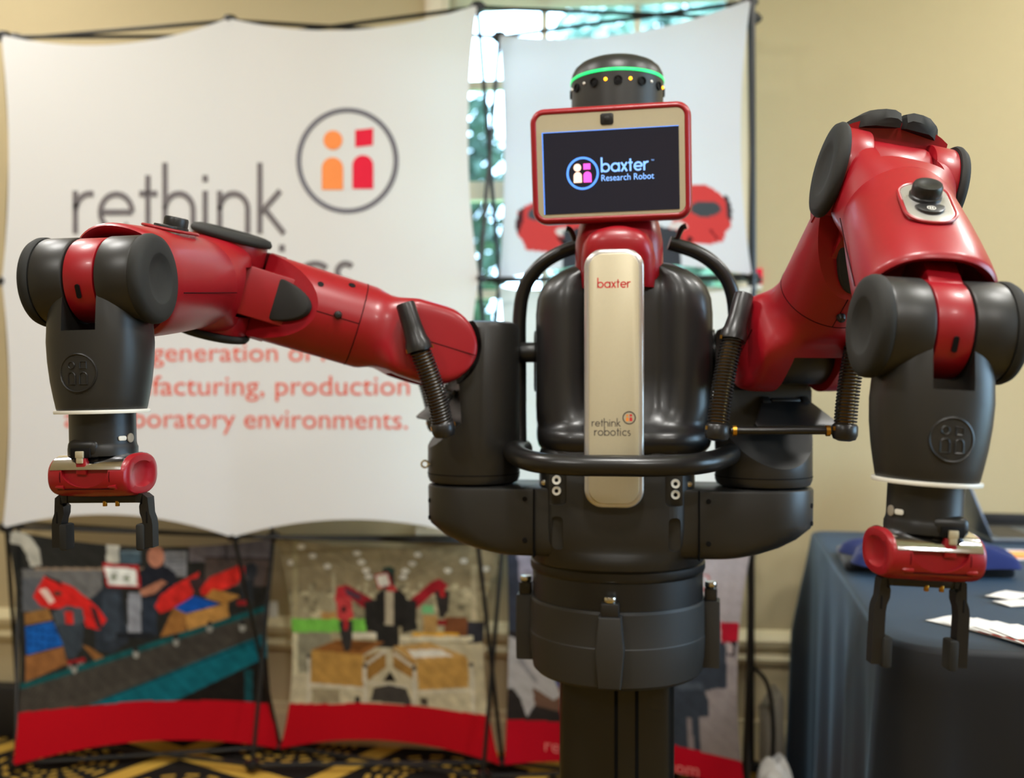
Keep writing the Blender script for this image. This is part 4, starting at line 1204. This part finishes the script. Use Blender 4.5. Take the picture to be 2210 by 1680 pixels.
    for t, r_, n in ((.088, .066, 2), (.092, .0695, 2), (.10, .071, 2), (.14, .0735, 2), (.19, .0755, 2.1), (.24, .0765, 2.2), (zf - .02, .0765, 2.3)):
        secs.append(ring(r_, r_ * .99, n, 64, t))
    def slant(r_, z, n=2.3, k=.25):
        return [(x, y, z + k * x) for x, y, _ in ring(r_, r_ * .99, n, 64)]
    secs += [slant(.0763, zf), slant(.0752, zf + .006), slant(.072, zf + .010), slant(.067, zf + .008), slant(.062, zf - .004), slant(.058, zf - .02, 2.3, .1), slant(.05, zf - .045, 2.3, 0)]
    hood = part('forearm_hood', tx(loft(secs), V3), 'red_plastic', robot, angle=50)
    for sg in (-1, 1):
        part('hood_seam', tx(tube([(0, sg * .0752, .11), (0, sg * .0762, .19), (0, sg * .0762, zf - .02)], .0007, 6), V3), 'seam', hood)
    # control pad on the knob side
    Km = V3 @ frame((.0772, 0, .205), (1, 0, -.02), (0, 0, 1))      # x along forearm, z outwards
    pad = part('control_plate', tx(prism(rrect(.096, .054, .026, 8), -.006, .0015, .001), Km), 'silver_rim', hood, angle=40)
    part('control_lip', tx(tube([(x, y, 0) for x, y in rrect(.100, .058, .028, 8)] + [(*rrect(.100, .058, .028, 8)[0], 0)], .0022, 8), Km), 'red_plastic', hood)
    part('control_knob', tx(tx(lathe([(.019, 0), (.019, .004), (.0175, .005), (.0175, .015), (.016, .018), (.011, .0185), (.008, .0175), (.0005, .017)], 36), Matrix.Translation((-.012, 0, .001))), Km), 'black_plastic', hood, angle=40)
    bt = [(.012 + .018 * math.cos(t) * .0 + 0, 0)]
    cres = [(.0165, -.017)] + [(.0165 + .017 * math.sin(PI * k / 12), -.017 * math.cos(PI * k / 12)) for k in range(1, 12)] + [(.0165, .017), (.0125, .012), (.012, 0), (.0125, -.012)]
    part('control_button', tx(prism(cres, .001, .0055, .0015), Km), 'black_gloss', hood)
    rg = ribbon([(.0235 + .0045 * math.cos(2 * PI * k / 24), .0045 * math.sin(2 * PI * k / 24)) for k in range(25)], .0009)
    rg = (rg[0] + np.array([0, 0, .0057]), rg[1])
    part('button_mark', tx(join(rg, *[(flat([(.0235 + u - .0009, v - .0009), (.0235 + u + .0009, v - .0009), (.0235 + u + .0009, v + .0009), (.0235 + u - .0009, v + .0009)])[0] + np.array([0, 0, .0057]), [(0, 1, 2, 3)]) for u in (-.0013, .0013) for v in (-.0013, .0013)]), Km), 'white_plastic', hood, smooth=False, normals=False)
    part('control_arc', tx(tube([(.0 + .033 * math.cos(t), .0195 * math.sin(t), .002) for t in [math.radians(-50 + 100 * k / 10) for k in range(11)]], .0011, 6), Km), 'black_gloss', hood)

    # ---- wrist
    hdn = Vector(hdown).normalized()
    wx = Vector(waxis)
    Wm = frame(W, -hdn, wx)       # x = wrist axis, z = up the hand (down is -z), y = away from the viewer or towards
    ys = -1 if Wm.col[1].to_3d().y > 0 else 1      # local y sign facing the camera
    bl = Wm.to_3x3().inverted() @ (-b)             # direction back to the forearm in wrist space
    Lk = frame((0, 0, 0), bl, (1, 0, 0))
    strap = part('wrist_barrel', tx(join(tx(rcyl(.0545, -.0195, .0195, .0015, 48), Matrix.Rotation(PI / 2, 4, 'Y')), tx(rbox(.039, .104, .11, .004, c=(0, 0, .055)), Lk)), Wm), 'red_plastic', robot, angle=32)
    part('barrel_slot', tx(tx(prism(rrect(.006, .018, .0028), 0, .0015), frame((0, ys * .0515, -.0185), (0, ys * .94, -.33), (1, 0, 0))), Wm), 'hole_dark', strap)
    cyl = []
    for sg in (-1, 1):
        cyl.append(tx(rcyl(.056, .0215, .066, .003, 56), Matrix.Rotation(sg * PI / 2, 4, 'Y')))
    body = []
    for z, hw, hd_, n in ((.03, .048, .03, 2.6), (.0, .054, .048, 2.6), (-.03, .0605, .054, 2.6), (-.055, .0655, .0565, 2.6), (-.08, .0675, .058, 2.5), (-.105, .0665, .0585, 2.4), (-.13, .0635, .0585, 2.3), (-.15, .060, .0575, 2.2), (-.164, .0573, .0567, 2.1), (-.167, .0562, .0557, 2.1)):
        body.append(ring(hw * .94, hd_ * .98, n, 64, z))
    bd = loft(body)
    bd = boolean(bd, rbox(.045, .3, .2, 0, c=(0, 0, .033)))
    bd = boolean(bd, tx(rcyl(.0555, -.07, .07, 0.0005, 48), Matrix.Rotation(PI / 2, 4, 'Y')))
    wb_ = part('wrist_body', tx(bd, Wm), 'grey_plastic', robot, angle=35)
    for sg, g in zip((-1, 1), cyl):
        wk = part('wrist_drum', tx(g, Wm), 'grey_plastic', robot, angle=35)
        capp = lathe([(.05, .066), (.0565, .066), (.0578, .069), (.0578, .074), (.0552, .0795), (.049, .0823), (.034, .083), (.0315, .0825), (.027, .0795), (.014, .077), (.0005, .0765)], 56)
        part('wrist_cap', tx(capp, Wm @ Matrix.Rotation(sg * PI / 2, 4, 'Y')), 'rubber', wk, angle=45)
    # embossed emblem on the front of the wrist body
    Em = Wm @ frame((0, ys * .0580, -.12), (0, ys, .012), (-ys * -1 if ys < 0 else -1, 0, 0))
    if Em.col[1].to_3d().z < 0: Em = Em @ Matrix.Rotation(PI, 4, 'Z')
    R_ = .0235
    em = [tube([(R_ * math.cos(2 * PI * k / 40), R_ * math.sin(2 * PI * k / 40), -abs(math.cos(2 * PI * k / 40)) ** 2 * .0034) for k in range(41)], .0013, 6)]
    for (pts) in (disc2d(-.0078, .0096, .0042, None, 20), [(.0034, .0056), (.0116, .0056), (.0116, .0138), (.0034, .0138)], arch2d(-.0125, -.003, -.014, .0008), arch2d(.0028, .0123, -.014, .0008)):
        em.append(tube([(x, y, -(abs(x) / R_) ** 2 * .0034) for x, y in list(pts) + [pts[0]]], .0008, 5))
    part('embossed_emblem', tx(join(*em), Em), 'black_plastic', wb_)
    part('wrist_ring', tx(lathe([(.05, -.1665), (.0578, -.1665), (.0585, -.1685), (.0578, -.171), (.05, -.171)], 56), Wm), 'white_plastic', robot)
    cuff = part('wrist_cuff', tx(lathe([(.03, -.17), (.0405, -.17), (.0405, -.208), (.0412, -.212), (.0425, -.215), (.0425, -.2245), (.03, -.2245)], 56), Wm), 'black_plastic', robot, angle=30)
    # camera hood bulge and cable plug
    hx = .006 * (1 if side < 0 else 2)
    part('cuff_housing', tx(rbox(.042, .02, .024, .009, 4, c=(hx * (-1 if side < 0 else 1), ys * .0335, -.2145)), Wm), 'black_plastic', cuff, angle=50)
    part('plug_recess', tx(rbox(.026, .004, .012, .001, c=(hx * (-1 if side < 0 else 1), ys * .0432, -.2195)), Wm), 'hole_dark', cuff)
    part('plug', tx(join(rbox(.0105, .006, .0085, .001, c=(hx * (-1 if side < 0 else 1), ys * .0450, -.2215)), rbox(.0085, .005, .01, .001, c=(hx * (-1 if side < 0 else 1), ys * .0450, -.2275))), Wm), 'silver_panel', cuff)
    bs = 1 if side < 0 else -1
    for k, (ang, rr_) in enumerate(((62, .0042), (80, .006))):
        d = Vector((math.sin(math.radians(ang)) * bs, ys * math.cos(math.radians(ang)), 0))
        part('cuff_button', tx(tx(prism(rrect(.006, .011, .0025) if k == 0 else disc2d(0, 0, rr_, None, 18), 0, .002, .0005), frame(d * .0405 + Vector((0, 0, -.203)), d, (0, 0, 1))), Wm), 'white_plastic' if k == 0 else 'case_grey', cuff)
    # ---- gripper: barrel lying across, polished plate, recessed front, dished ends
    gz = -.2495
    Wg = Wm @ Matrix.Diagonal((1, 1.2, 1, 1))
    sec = []
    for x, hy, hz in ((-.0525, .030, .022), (-.052, .034, .0245), (-.050, .0365, .0262), (-.046, .038, .0272), (-.03, .039, .028), (0, .0395, .0283), (.03, .039, .028), (.046, .038, .0272), (.050, .0365, .0262), (.052, .034, .0245), (.0525, .030, .022), ):
        sec.append([(x, p[0], p[1] + gz) for p in ring(hy, hz, 2.5, 48)])
    pre = [[(x, p[0], p[1] + gz) for p in ring(hy, hz, 2.3, 48)] for x, hy, hz in ((-.0485, .01, .008), (-.0495, .018, .0135), (-.0525, .0235, .017))]
    post = [[(-x, p[0], p[1] + gz) for p in ring(hy, hz, 2.3, 48)] for x, hy, hz in ((-.0525, .0235, .017), (-.0495, .018, .0135), (-.0485, .01, .008))]
    gb = loft(pre + sec + post)
    # flat recess in the front
    lens = [(.031 * math.cos(t_), -.023 * math.sin(t_)) for t_ in [PI * k / 24 for k in range(25)]]
    lm = Matrix(((1, 0, 0, 0), (0, 0, ys, 0), (0, 1, 0, gz + .0095), (0, 0, 0, 1)))
    gb = boolean(gb, tx(prism(lens, .0342, .06), lm))
    gr = part('gripper_body', tx(gb, Wg), 'red_plastic', robot, angle=32)
    part('gripper_tab', tx(rbox(.0135, .006, .021, .0015, c=(hx * (-1 if side < 0 else 1) * .9, ys * .0347, gz + .013)), Wg), 'red_plastic', gr)
    plt = []
    for x, hy, hz in ((-.047, .038, .0272), (-.03, .039, .028), (.0, .0395, .0283), (.03, .039, .028), (.047, .038, .0272)):
        def sp(t_, k_): return (x, k_ * hy * math.copysign(abs(math.cos(t_)) ** .8, math.cos(t_)), gz + k_ * hz * abs(math.sin(t_)) ** .8)
        an = [math.radians(14 + 152 * k / 28) for k in range(29)]
        plt.append([sp(t_, 1.012) for t_ in an] + [sp(t_, .93) for t_ in reversed(an)])
    part('gripper_plate', tx(loft(plt), Wg), 'polished_steel', gr, angle=30)
    for x in (-.0345, .0345):
        part('gripper_stud', tx(tx(tube([(-.006, 0, 0), (-.003, 0, 0), (.006, 0, 0)], [.0015, .003, .0035], 10), Matrix.Translation((x, ys * .0352, gz - .0125))), Wg), 'red_plastic', gr)
    part('gripper_groove', tx(rbox(.074, .002, .0012, 0, c=(0, ys * .0352, gz - .0155)), Wg), 'seam', gr)
    for x in (-.0325, .0325):
        part('gripper_seam', tx(loft([[(x + dx, math.cos(t) * r_ * .0393, gz + math.sin(t) * r_ * .0282) for t in [math.radians(a_ ) for a_ in range(0, 360, 12)]] for dx, r_ in ((-.0004, 1.0), (-.0004, 1.006), (.0004, 1.006), (.0004, 1.0))], False, False), Wg), 'seam', gr)
    # fingers
    part('gripper_rail', tx(rbox(f_gap * 2 - .004, .016, .0105, .002, c=(0, 0, gz - .0315)), Wm), 'black_plastic', robot)
    for x in (.004, .021):
        part('rail_screw', tx(tx(rcyl(.0028, -.004, .003, .0005, 12), Matrix.Translation((x, ys * .006, gz - .037))), Wm), 'brass', gr)
    for sg in (-1, 1):
        x0 = sg * f_gap
        zt = gz - .026
        path = [(x0 * .80, 0, zt - .004), (x0 * .97, 0, zt - .005), (x0, 0, zt - .012), (x0, 0, zt - .024), (x0 + sg * .003, 0, zt - .032), (x0 + sg * .004, 0, zt - .04), (x0 + sg * .004, 0, zt - f_len)]
        secs = []
        for k, pnt in enumerate(path):
            w_ = .0065 if k > 1 else .006
            pp = Vector(pnt)
            if k <= 1: secs.append([(pp.x, -.009, pp.z + w_), (pp.x, .009, pp.z + w_), (pp.x, .009, pp.z - w_), (pp.x, -.009, pp.z - w_)])
            elif k == 2: secs.append([(pp.x + sg * w_ * .75, -.009, pp.z + .008), (pp.x + sg * w_ * .75, .009, pp.z + .008), (pp.x - sg * w_, .009, pp.z - .003), (pp.x - sg * w_, -.009, pp.z - .003)])
            else: secs.append([(pp.x + sg * w_, -.008, pp.z), (pp.x + sg * w_, .008, pp.z), (pp.x - sg * w_, .008, pp.z), (pp.x - sg * w_, -.008, pp.z)])
        fg = part('gripper_finger', tx(loft(secs), Wm), 'black_plastic', robot, angle=25)
        tipx = x0 - sg * .006
        part('fingertip', tx(rbox(.011, .021, .034, .003, 2, c=(tipx, ys * .001, zt - f_len + .0135)), Wm), 'rubber', fg, angle=40)
        part('finger_slot', tx(rbox(.003, .0165, .022, .0008, c=(x0 + sg * .003, 0, zt - .026)), Wm), 'hole_dark', fg)

    # ---- counterbalance springs
    for (h0, h1, c1, bow, vis) in springs:
        h0, h1, c1 = Vector(h0), Vector(h1), Vector(c1)
        dv = (h1 - h0)
        hs = part('spring_handle', tube([h0, h0 + dv * .04, h0 + dv * .5, h0 + dv * .75, h0 + dv * .85, h1], [.0145, .0155, .0165, .0185, .0215, .0215], 24), 'black_gloss', robot, angle=40)
        part('spring_coil', coil(h1, c1, .0165, .0017, .0052, bow), 'black_gloss', hs)
        nseg = 8
        core = [h1.lerp(c1, k / nseg) + Vector(bow) * 4 * (k / nseg) * (1 - k / nseg) for k in range(nseg + 1)]
        part('spring_core', tube(core, .0125, 16), 'amber_core', hs)
        z = (c1 - core[-2]).normalized()
        part('spring_cap', tx(lathe([(.0175, -.004), (.0195, -.002), (.0198, .012), (.017, .019), (.009, .022), (.0005, .0225)], 28), frame(c1, z, (1, 0, 0))), 'black_gloss', hs, angle=45)
        part('spring_band', tx(lathe([(.0185, .0), (.0204, .0005), (.0204, .005), (.0185, .0055)], 28), frame(h1 - z * .008, z, (1, 0, 0))), 'black_plastic', hs)
        for ang in (40, 75, 250):
            part('brass_clip', tx(tx(rbox(.005, .0012, .006, 0, c=(0, 0, 0)), Matrix.Rotation(math.radians(ang), 4, 'Z') @ Matrix.Translation((0, -.0200, 0))), frame(c1 + z * .003, z, (1, 0, 0))), 'brass', hs)
            part('brass_clip', tx(tx(rbox(.005, .0012, .006, 0, c=(0, 0, 0)), Matrix.Rotation(math.radians(ang), 4, 'Z') @ Matrix.Translation((0, -.0218, 0))), frame(h1 - z * .003, z, (1, 0, 0))), 'brass', hs)
    pA, pB = Vector(springs[0][2]), Vector(springs[1][2])
    dd = (pB - pA).normalized()
    off = Vector((0, 0, -.006))
    cb = part('spring_crossbar', tube([pA + dd * .02 + off, pB - dd * .02 + off], .0058, 14), 'bar_black', robot)
    for q_, k in ((pA + dd * .023, 1), (pB - dd * .023, -1)):
        part('crossbar_collar', tube([q_ + off, q_ + off + dd * k * .006], .0085, 16), 'brass', cb)

# left of the picture
SL1 = P(926, 748, 1.74); EL = P(476, 612, 1.655); WL = P(216, 606, 1.285)
aL = (EL - SL1).normalized()
sL = aL.cross(Vector((0, 0, 1))).normalized()
if sL.y > 0: sL = -sL
near = [P(874, 655, 1.617), P(906, 757, 1.617), P(955, 916, 1.642)]
far = [v + Vector((-.028, .238, 0)) for v in near]
build_arm(-1, SL1, EL, WL, P(500, 502, 1.6) - P(450, 725, 1.6), (1, -.12, .02), (.02, 0, -1), P(500, 502, 1.6) - P(450, 725, 1.6), .068, .058,
          [(near[0], near[1], near[2], (.004, 0, 0), 1), (far[0], far[1], far[2], (.004, 0, 0), 0)], 1.287, 1)
# right of the picture
SR1 = P(1716, 757, 1.65); ER = P(1914, 394, 1.385); WR = P(2017, 712, 1.11)
n2 = [P(1606, 636, 1.60), P(1581, 735, 1.585), P(1549, 922, 1.565)]
f2 = [P(1868, 640, 1.56), P(1850, 735, 1.555), P(1824, 922, 1.545)]
build_arm(1, SR1, ER, WR, P(2082, 398, 1.40) - P(1792, 370, 1.40), (1, .02, -.05), (-.055, 0, -1), (-.02, -.75, 1), .098, .043,
          [(n2[0], n2[1], n2[2], (-.004, -.004, 0), 1), (f2[0], f2[1], f2[2], (-.004, -.004, 0), 0)], 1.275, 1)
# eye bolt on the turret
q = P(917, 1002, 1.74)
part('eye_bolt', join(tube([q + Vector((.006 * math.cos(t), 0, .006 * math.sin(t))) for t in [2 * PI * k / 16 for k in range(17)]], .0018, 6), tube([q + Vector((.006, 0, 0)), q + Vector((.03, .0, 0))], .002, 6)), 'steel', robot)

# ================================================================== TABLE
TO = Vector((0.612, 1.625, 0)); TU = Vector((.20, .98, 0)).normalized(); TV = Vector((TU.y, -TU.x, 0))
TLn, TWd, TZ = 1.37, .85, .75
def TP(v, u, z): return TO + TV * v + TU * u + Vector((0, 0, z))
tbl = empty('folding_table', TP(TWd / 2, TLn / 2, 0), 'table hidden under the black cloth beside the robot', 'table')
part('tabletop', tx(prism([(.04, .04), (TWd - .04, .04), (TWd - .04, TLn - .04), (.04, TLn - .04)], TZ - .03, TZ - .006), Matrix((TV.to_tuple() + (TO.x,), TU.to_tuple() + (TO.y,), (0, 0, 1, 0), (0, 0, 0, 1))).transposed() if False else Matrix(((TV.x, TU.x, 0, TO.x), (TV.y, TU.y, 0, TO.y), (0, 0, 1, 0), (0, 0, 0, 1)))), 'case_grey', tbl, smooth=False)
for (v, u) in ((.15, .15), (TWd - .15, .15), (.15, TLn - .15), (TWd - .15, TLn - .15)):
    part('leg', tube([TP(v, u, 0), TP(v, u, TZ - .03)], .014, 10), 'case_grey', tbl)
TM = Matrix(((TV.x, TU.x, 0, TO.x), (TV.y, TU.y, 0, TO.y), (0, 0, 1, 0), (0, 0, 0, 1)))
base = []
NS = 24
rc = .10
def edge_pts():
    pts = []
    # counter-clockwise from the near-left corner going along the near edge
    for (cx, cy, a0, r) in ((rc, rc, 180, rc), (TWd - rc, rc, 270, rc), (TWd - .05, TLn - .05, 0, .05), (.05, TLn - .05, 90, .05)):
        for k in range(9):
            a = math.radians(a0 + 90 * k / 8)
            pts.append(Vector((cx + r * math.cos(a), cy + r * math.sin(a))))
    out = []
    for i in range(len(pts)):
        p0, p1 = pts[i], pts[(i + 1) % len(pts)]
        n = max(1, int((p1 - p0).length / .02))
        for k in range(n):
            out.append(p0.lerp(p1, k / n))
    return out
EP = edge_pts()
n = len(EP)
nrm = []
for i in range(n):
    t = (EP[(i + 2) % n] - EP[i - 2]).normalized()
    nrm.append(Vector((t.y, -t.x)))
sarc = [0]
for i in range(n): sarc.append(sarc[-1] + (EP[(i + 1) % n] - EP[i]).length)
rings_ = []
ctr = Vector((TWd / 2, TLn / 2))
for f in (0.0, .35, .7, .9):
    rings_.append([(*(ctr.lerp(p_, f if f else .02)), TZ) for p_ in EP])
rings_.append([(*(p_ - nr * .012), TZ) for p_, nr in zip(EP, nrm)])
rings_.append([(*(p_ - nr * .004), TZ - .003) for p_, nr in zip(EP, nrm)])
rings_.append([(*p_, TZ - .011) for p_, nr in zip(EP, nrm)])
for k in range(1, 16):
    z = (TZ - .011) * (1 - k / 15) + .012 * (k / 15)
    row = []
    for i, (p_, nr) in enumerate(zip(EP, nrm)):
        s_ = sarc[i]
        w = math.sin(s_ * 19 + 1.4 * math.sin(s_ * 5)) * .6 + math.sin(s_ * 43 + 2) * .2
        corner = math.exp(-((p_ - Vector((.03, .03))).length / .11) ** 2)
        cornf = math.exp(-((p_ - Vector((0, TLn))).length / .07) ** 2)
        amp = (.004 + .020 * (k / 15)) * (1 + 1.7 * corner * (.5 + .5 * math.sin(s_ * 85)))
        o_ = w * amp * min(1, k / 3) + .018 * k / 15 + corner * .035 * k / 15
        row.append((*(p_ + nr * (o_ + .0) + Vector((-1, .2)) * cornf * .055 * min(1, k / 6)), z))
    rings_.append(row)
cl = tx(loft(rings_, True, False), TM)
part('tablecloth', cl, 'cloth_black', None, label='black cloth draped to the floor over the table beside the robot', cat='tablecloth', angle=180)

def TXM(v, u, z, rot=0):
    return TM @ Matrix.Translation((v, u, z)) @ Matrix.Rotation(math.radians(rot), 4, 'Z')
def on_table(px, py, z=TZ):
    d = (H - z) * F / (py - 840)
    return P(px, py, d)
def sheet(cx, cy, w, h, rot, z, th=.0012):
    q = on_table(cx, cy, z)
    return Matrix.Translation((q.x, q.y, z)) @ Matrix.Rotation(math.radians(rot), 4, 'Z'), w, h, th
# dark cloth bag / mat and folded shirt
q = on_table(1985, 1222)
bag = rbox(.36, .26, .024, .01, 3)
part('black_bag', tx(bag, Matrix.Translation((q.x, q.y, TZ + .0135)) @ Matrix.Rotation(math.radians(-14), 4, 'Z')), 'dark_fabric', None, label='flat black fabric bag lying under the folded navy shirt', cat='bag', angle=60)
def crumple(w, d, h, seed, nu=36, nv=28):
    r_ = random.Random(seed)
    ph = [(r_.uniform(8, 30), r_.uniform(8, 30), r_.uniform(0, 6), r_.uniform(.3, 1)) for _ in range(7)]
    top, bot = [], []
    for j in range(nv + 1):
        for i in range(nu + 1):
            x, y = (i / nu - .5), (j / nv - .5)
            e_ = (1 - abs(2 * x) ** 4) * (1 - abs(2 * y) ** 4)
            wv = sum(a4 * math.sin(a1 * x + a2 * y + a3) for a1, a2, a3, a4 in ph) / 4
            wob = 1 + .08 * math.sin(9 * y + seed) * (abs(x) * 2)
            top.append((x * w * wob, y * d * (1 + .06 * math.sin(11 * x)), h * max(e_, 0) ** .4 * (.75 + .3 * wv)))
            bot.append((x * w * wob, y * d * (1 + .06 * math.sin(11 * x)), -.001))
    W_ = nu + 1
    Fc = [(j * W_ + i, j * W_ + i + 1, (j + 1) * W_ + i + 1, (j + 1) * W_ + i) for j in range(nv) for i in range(nu)]
    return join((np.array(top), Fc), (np.array(bot), Fc))
q = on_table(1990, 1232)
part('folded_shirt', tx(crumple(.34, .22, .055, 4), Matrix.Translation((q.x + .01, q.y - .01, TZ + .027)) @ Matrix.Rotation(math.radians(-8), 4, 'Z')), 'navy_cotton', None, label='crumpled navy blue cotton shirt on the black bag', cat='shirt', angle=180)
# laptop
lq = on_table(2135, 1172)
lp = empty('laptop', (lq.x, lq.y, TZ), 'open silver laptop with a glowing mark on the lid on the black cloth', 'laptop')
LM = Matrix.Translation((lq.x, lq.y, TZ)) @ Matrix.Rotation(math.radians(-7), 4, 'Z')   # hinge runs along local y, keyboard towards +x
part('laptop_base', tx(rbox(.21, .25, .014, .004, c=(.105, .105, .0085)), LM), 'laptop_shell', lp, angle=40)
part('laptop_keyboard', tx(rbox(.10, .21, .0015, 0, c=(.075, .105, .016)), LM), 'laptop_keys', lp, smooth=False)
LD = LM @ Matrix.Translation((0, 0, .016)) @ Matrix.Rotation(math.radians(-22), 4, 'Y')
part('laptop_lid', tx(rbox(.007, .25, .205, .003, c=(0, .105, .1025)), LD), 'laptop_shell', lp, angle=40)
part('laptop_screen', tx(rbox(.001, .23, .175, 0, c=(.0038, .105, .105)), LD), 'black_gloss', lp, smooth=False)
mk = disc2d(0, 0, .016, .02, 20)
part('lid_mark', tx(tx(prism(mk, 0, .0006), LD @ Matrix.Translation((-.0037, .085, .125)) @ Matrix.Rotation(-PI / 2, 4, 'Y')), Matrix()), 'laptop_mark', lp, smooth=False)
# black tablet behind
q = on_table(2185, 1142)
part('black_tray', tx(join(rbox(.26, .07, .012, .004, c=(0, 0, .006)), rbox(.26, .014, .04, .005, c=(0, .028, .022))), Matrix.Translation((q.x + .04, q.y - .005, TZ + .0005)) @ Matrix.Rotation(math.radians(-11), 4, 'Z')), 'case_black', None, label='low black tray with a raised back edge beyond the laptop', cat='tray')
# papers
def paper(name, px, py, w, h, rot, label, paintf=None, cat='paper', z=TZ + .001, th=.0012, group=None):
    qq = on_table(px, py, z)
    Mx = Matrix.Translation((qq.x, qq.y, z)) @ Matrix.Rotation(math.radians(rot), 4, 'Z')
    nx, ny = 40, 30
    V, Fc = [], []
    for j in range(ny + 1):
        for i in range(nx + 1):
            V.append(((i / nx - .5) * w, (j / ny - .5) * h, th + .0006 * math.sin(i * .2 + j * .1)))
    Fc = [(j * (nx + 1) + i, j * (nx + 1) + i + 1, (j + 1) * (nx + 1) + i + 1, (j + 1) * (nx + 1) + i) for j in range(ny) for i in range(nx)]
    V = np.array(V)
    V2_ = V.copy(); V2_[:, 2] = 0
    g = join((V, Fc), (V2_, [f[::-1] for f in Fc]))
    o = part(name, tx(g, Mx), 'paper_print', None, label=label, cat=cat, group=group, angle=180, normals=False)
    col_ = np.ones((len(g[0]), 4)); col_[:, :3] = lin((232, 228, 224))
    if paintf:
        for k in range(len(V)):
            c_ = paintf(V[k, 0] / w + .5, V[k, 1] / h + .5)
            if c_: col_[k, :3] = lin(c_)
    at = o.data.color_attributes.new('print', 'FLOAT_COLOR', 'POINT')
    at.data.foreach_set('color', col_.astype(np.float32).ravel())
    return o
def orange_print(u, v):
    if .3 < u and .15 < v < .85:
        k = math.sin(u * 14 + v * 9) * .5 + .5
        return (240, int(130 + 70 * k), int(60 + 60 * k))
    return (214, 214, 232)
paper('brochure', 2170, 1198, .3, .16, -10, 'large brochure with a flame orange print in front of the laptop', orange_print, 'brochure')
q = on_table(2092, 1200)
part('paper_cup_wrap', tx(crumple(.05, .05, .055, 9, 14, 14), Matrix.Translation((q.x, q.y, TZ + .002)) @ Matrix.Rotation(.4, 4, 'Z')), 'paper_white', None, label='small crumpled white paper beside the orange brochure', cat='paper', angle=180)
paper('card', 2178, 1286, .09, .055, 38, 'small blank white card nearest the navy shirt', None, 'card', TZ + .003)
paper('card', 2206, 1303, .09, .055, 10, 'small blank white card beside the leaflets', None, 'card', TZ + .0018)
def leaf_print(u, v):
    if .32 < v < .48:
        return (60, 40, 36) if (u * 6 % 1) > .35 else (170, 60, 50)
    if .22 < v <= .32 and .2 < u < .8: return (196, 60, 50)
    return (234, 230, 226)
for k, lab in enumerate(('lowest in the fan, its corner poking out', 'second up in the fan', 'in the middle of the fan', 'second from the top of the fan', 'on top of the fan')):
    paper('leaflet', 2112 + k * 34, 1352 + k * 7, .09, .15, 30 - k * 6, 'white leaflet with dark red picture strip, ' + lab, leaf_print, 'leaflet', TZ + .001 + .0014 * k, .001, 'fan of white leaflets')

# ================================================================== things on the floor and the wall
q = P(1672, 1500, 2.98)
part('grey_case', tx(prism([(-.026, 0), (.026, 0), (.026, .24), (.018, .27), (-.026, .20)], -.05, .05, .005), Matrix.Translation((.781, 3.0, .001)) @ Matrix.Rotation(PI / 2, 4, 'X')), 'case_grey', None, label='slanted grey equipment case on the floor between stand and table', cat='case', angle=30)
part('plastic_bag', tx(crumple(.085, .16, .13, 12, 30, 40), Matrix.Translation((.748, 2.82, .002))), 'clear_bag', None, label='crumpled shiny clear plastic bag on the floor under the grey case', cat='bag', angle=40)
pts = []
for k in range(150):
    t = k / 150 * 2 * PI * 6
    pts.append((P(1664, 1600, 2.62).x + (.052 + .008 * math.sin(t * .37)) * math.cos(t), 2.62 + (.055 + .012 * math.sin(t * .53)) * math.sin(t), .012 + .028 * (k / 150) + .006 * math.sin(t * 1.7)))
part('cable_coil', tube(pts, .006, 7), 'tube_black', None, label='coil of black cable on the carpet beside the black tablecloth', cat='cable')
part('adapter_cable', tube(smooth_path([(.70, 2.915, .36), (.745, 2.915, .31), (.765, 2.92, .20), (.76, 2.92, .06), (.735, 2.918, .008)], 8), .006, 8), 'tube_black', None, label='thin black cable arching down in front of the grey case', cat='cable')
q = P(20, 1520, 3.3)
part('black_case', tx(rbox(.36, .07, .17, .012, c=(0, 0, .086)), Matrix.Translation((q.x - .09, 3.375, .001)) @ Matrix.Rotation(YAW, 4, 'Z')), 'case_black', None, label='low black case standing against the wall behind the stand', cat='case')
q = P(579, 1340, 3.27)
wq = ROOM.inverted() @ q
part('wall_plate', tx(rbox(.028, .012, .105, .002, c=(0, 0, 0)), ROOM @ Matrix.Translation((wq.x, WALL_Y - .006, wq.z))), 'white_plastic', None, label='narrow white plate on the wall seen between the photo panels', cat='wall plate')
q = P(1637, 594, 3.08)
wq = ROOM.inverted() @ q
sg_ = empty('wall_sign', ROOM @ Vector((wq.x, WALL_Y, wq.z)), 'small red sign with white foot on the wall beside the stand', 'sign')
part('sign_plate', tx(rbox(.035, .014, .05, .003), ROOM @ Matrix.Translation((wq.x, WALL_Y - .008, wq.z))), 'logo_red', sg_)
part('sign_foot', tx(rbox(.03, .012, .016, .002), ROOM @ Matrix.Translation((wq.x, WALL_Y - .0075, wq.z - .033))), 'white_plastic', sg_)
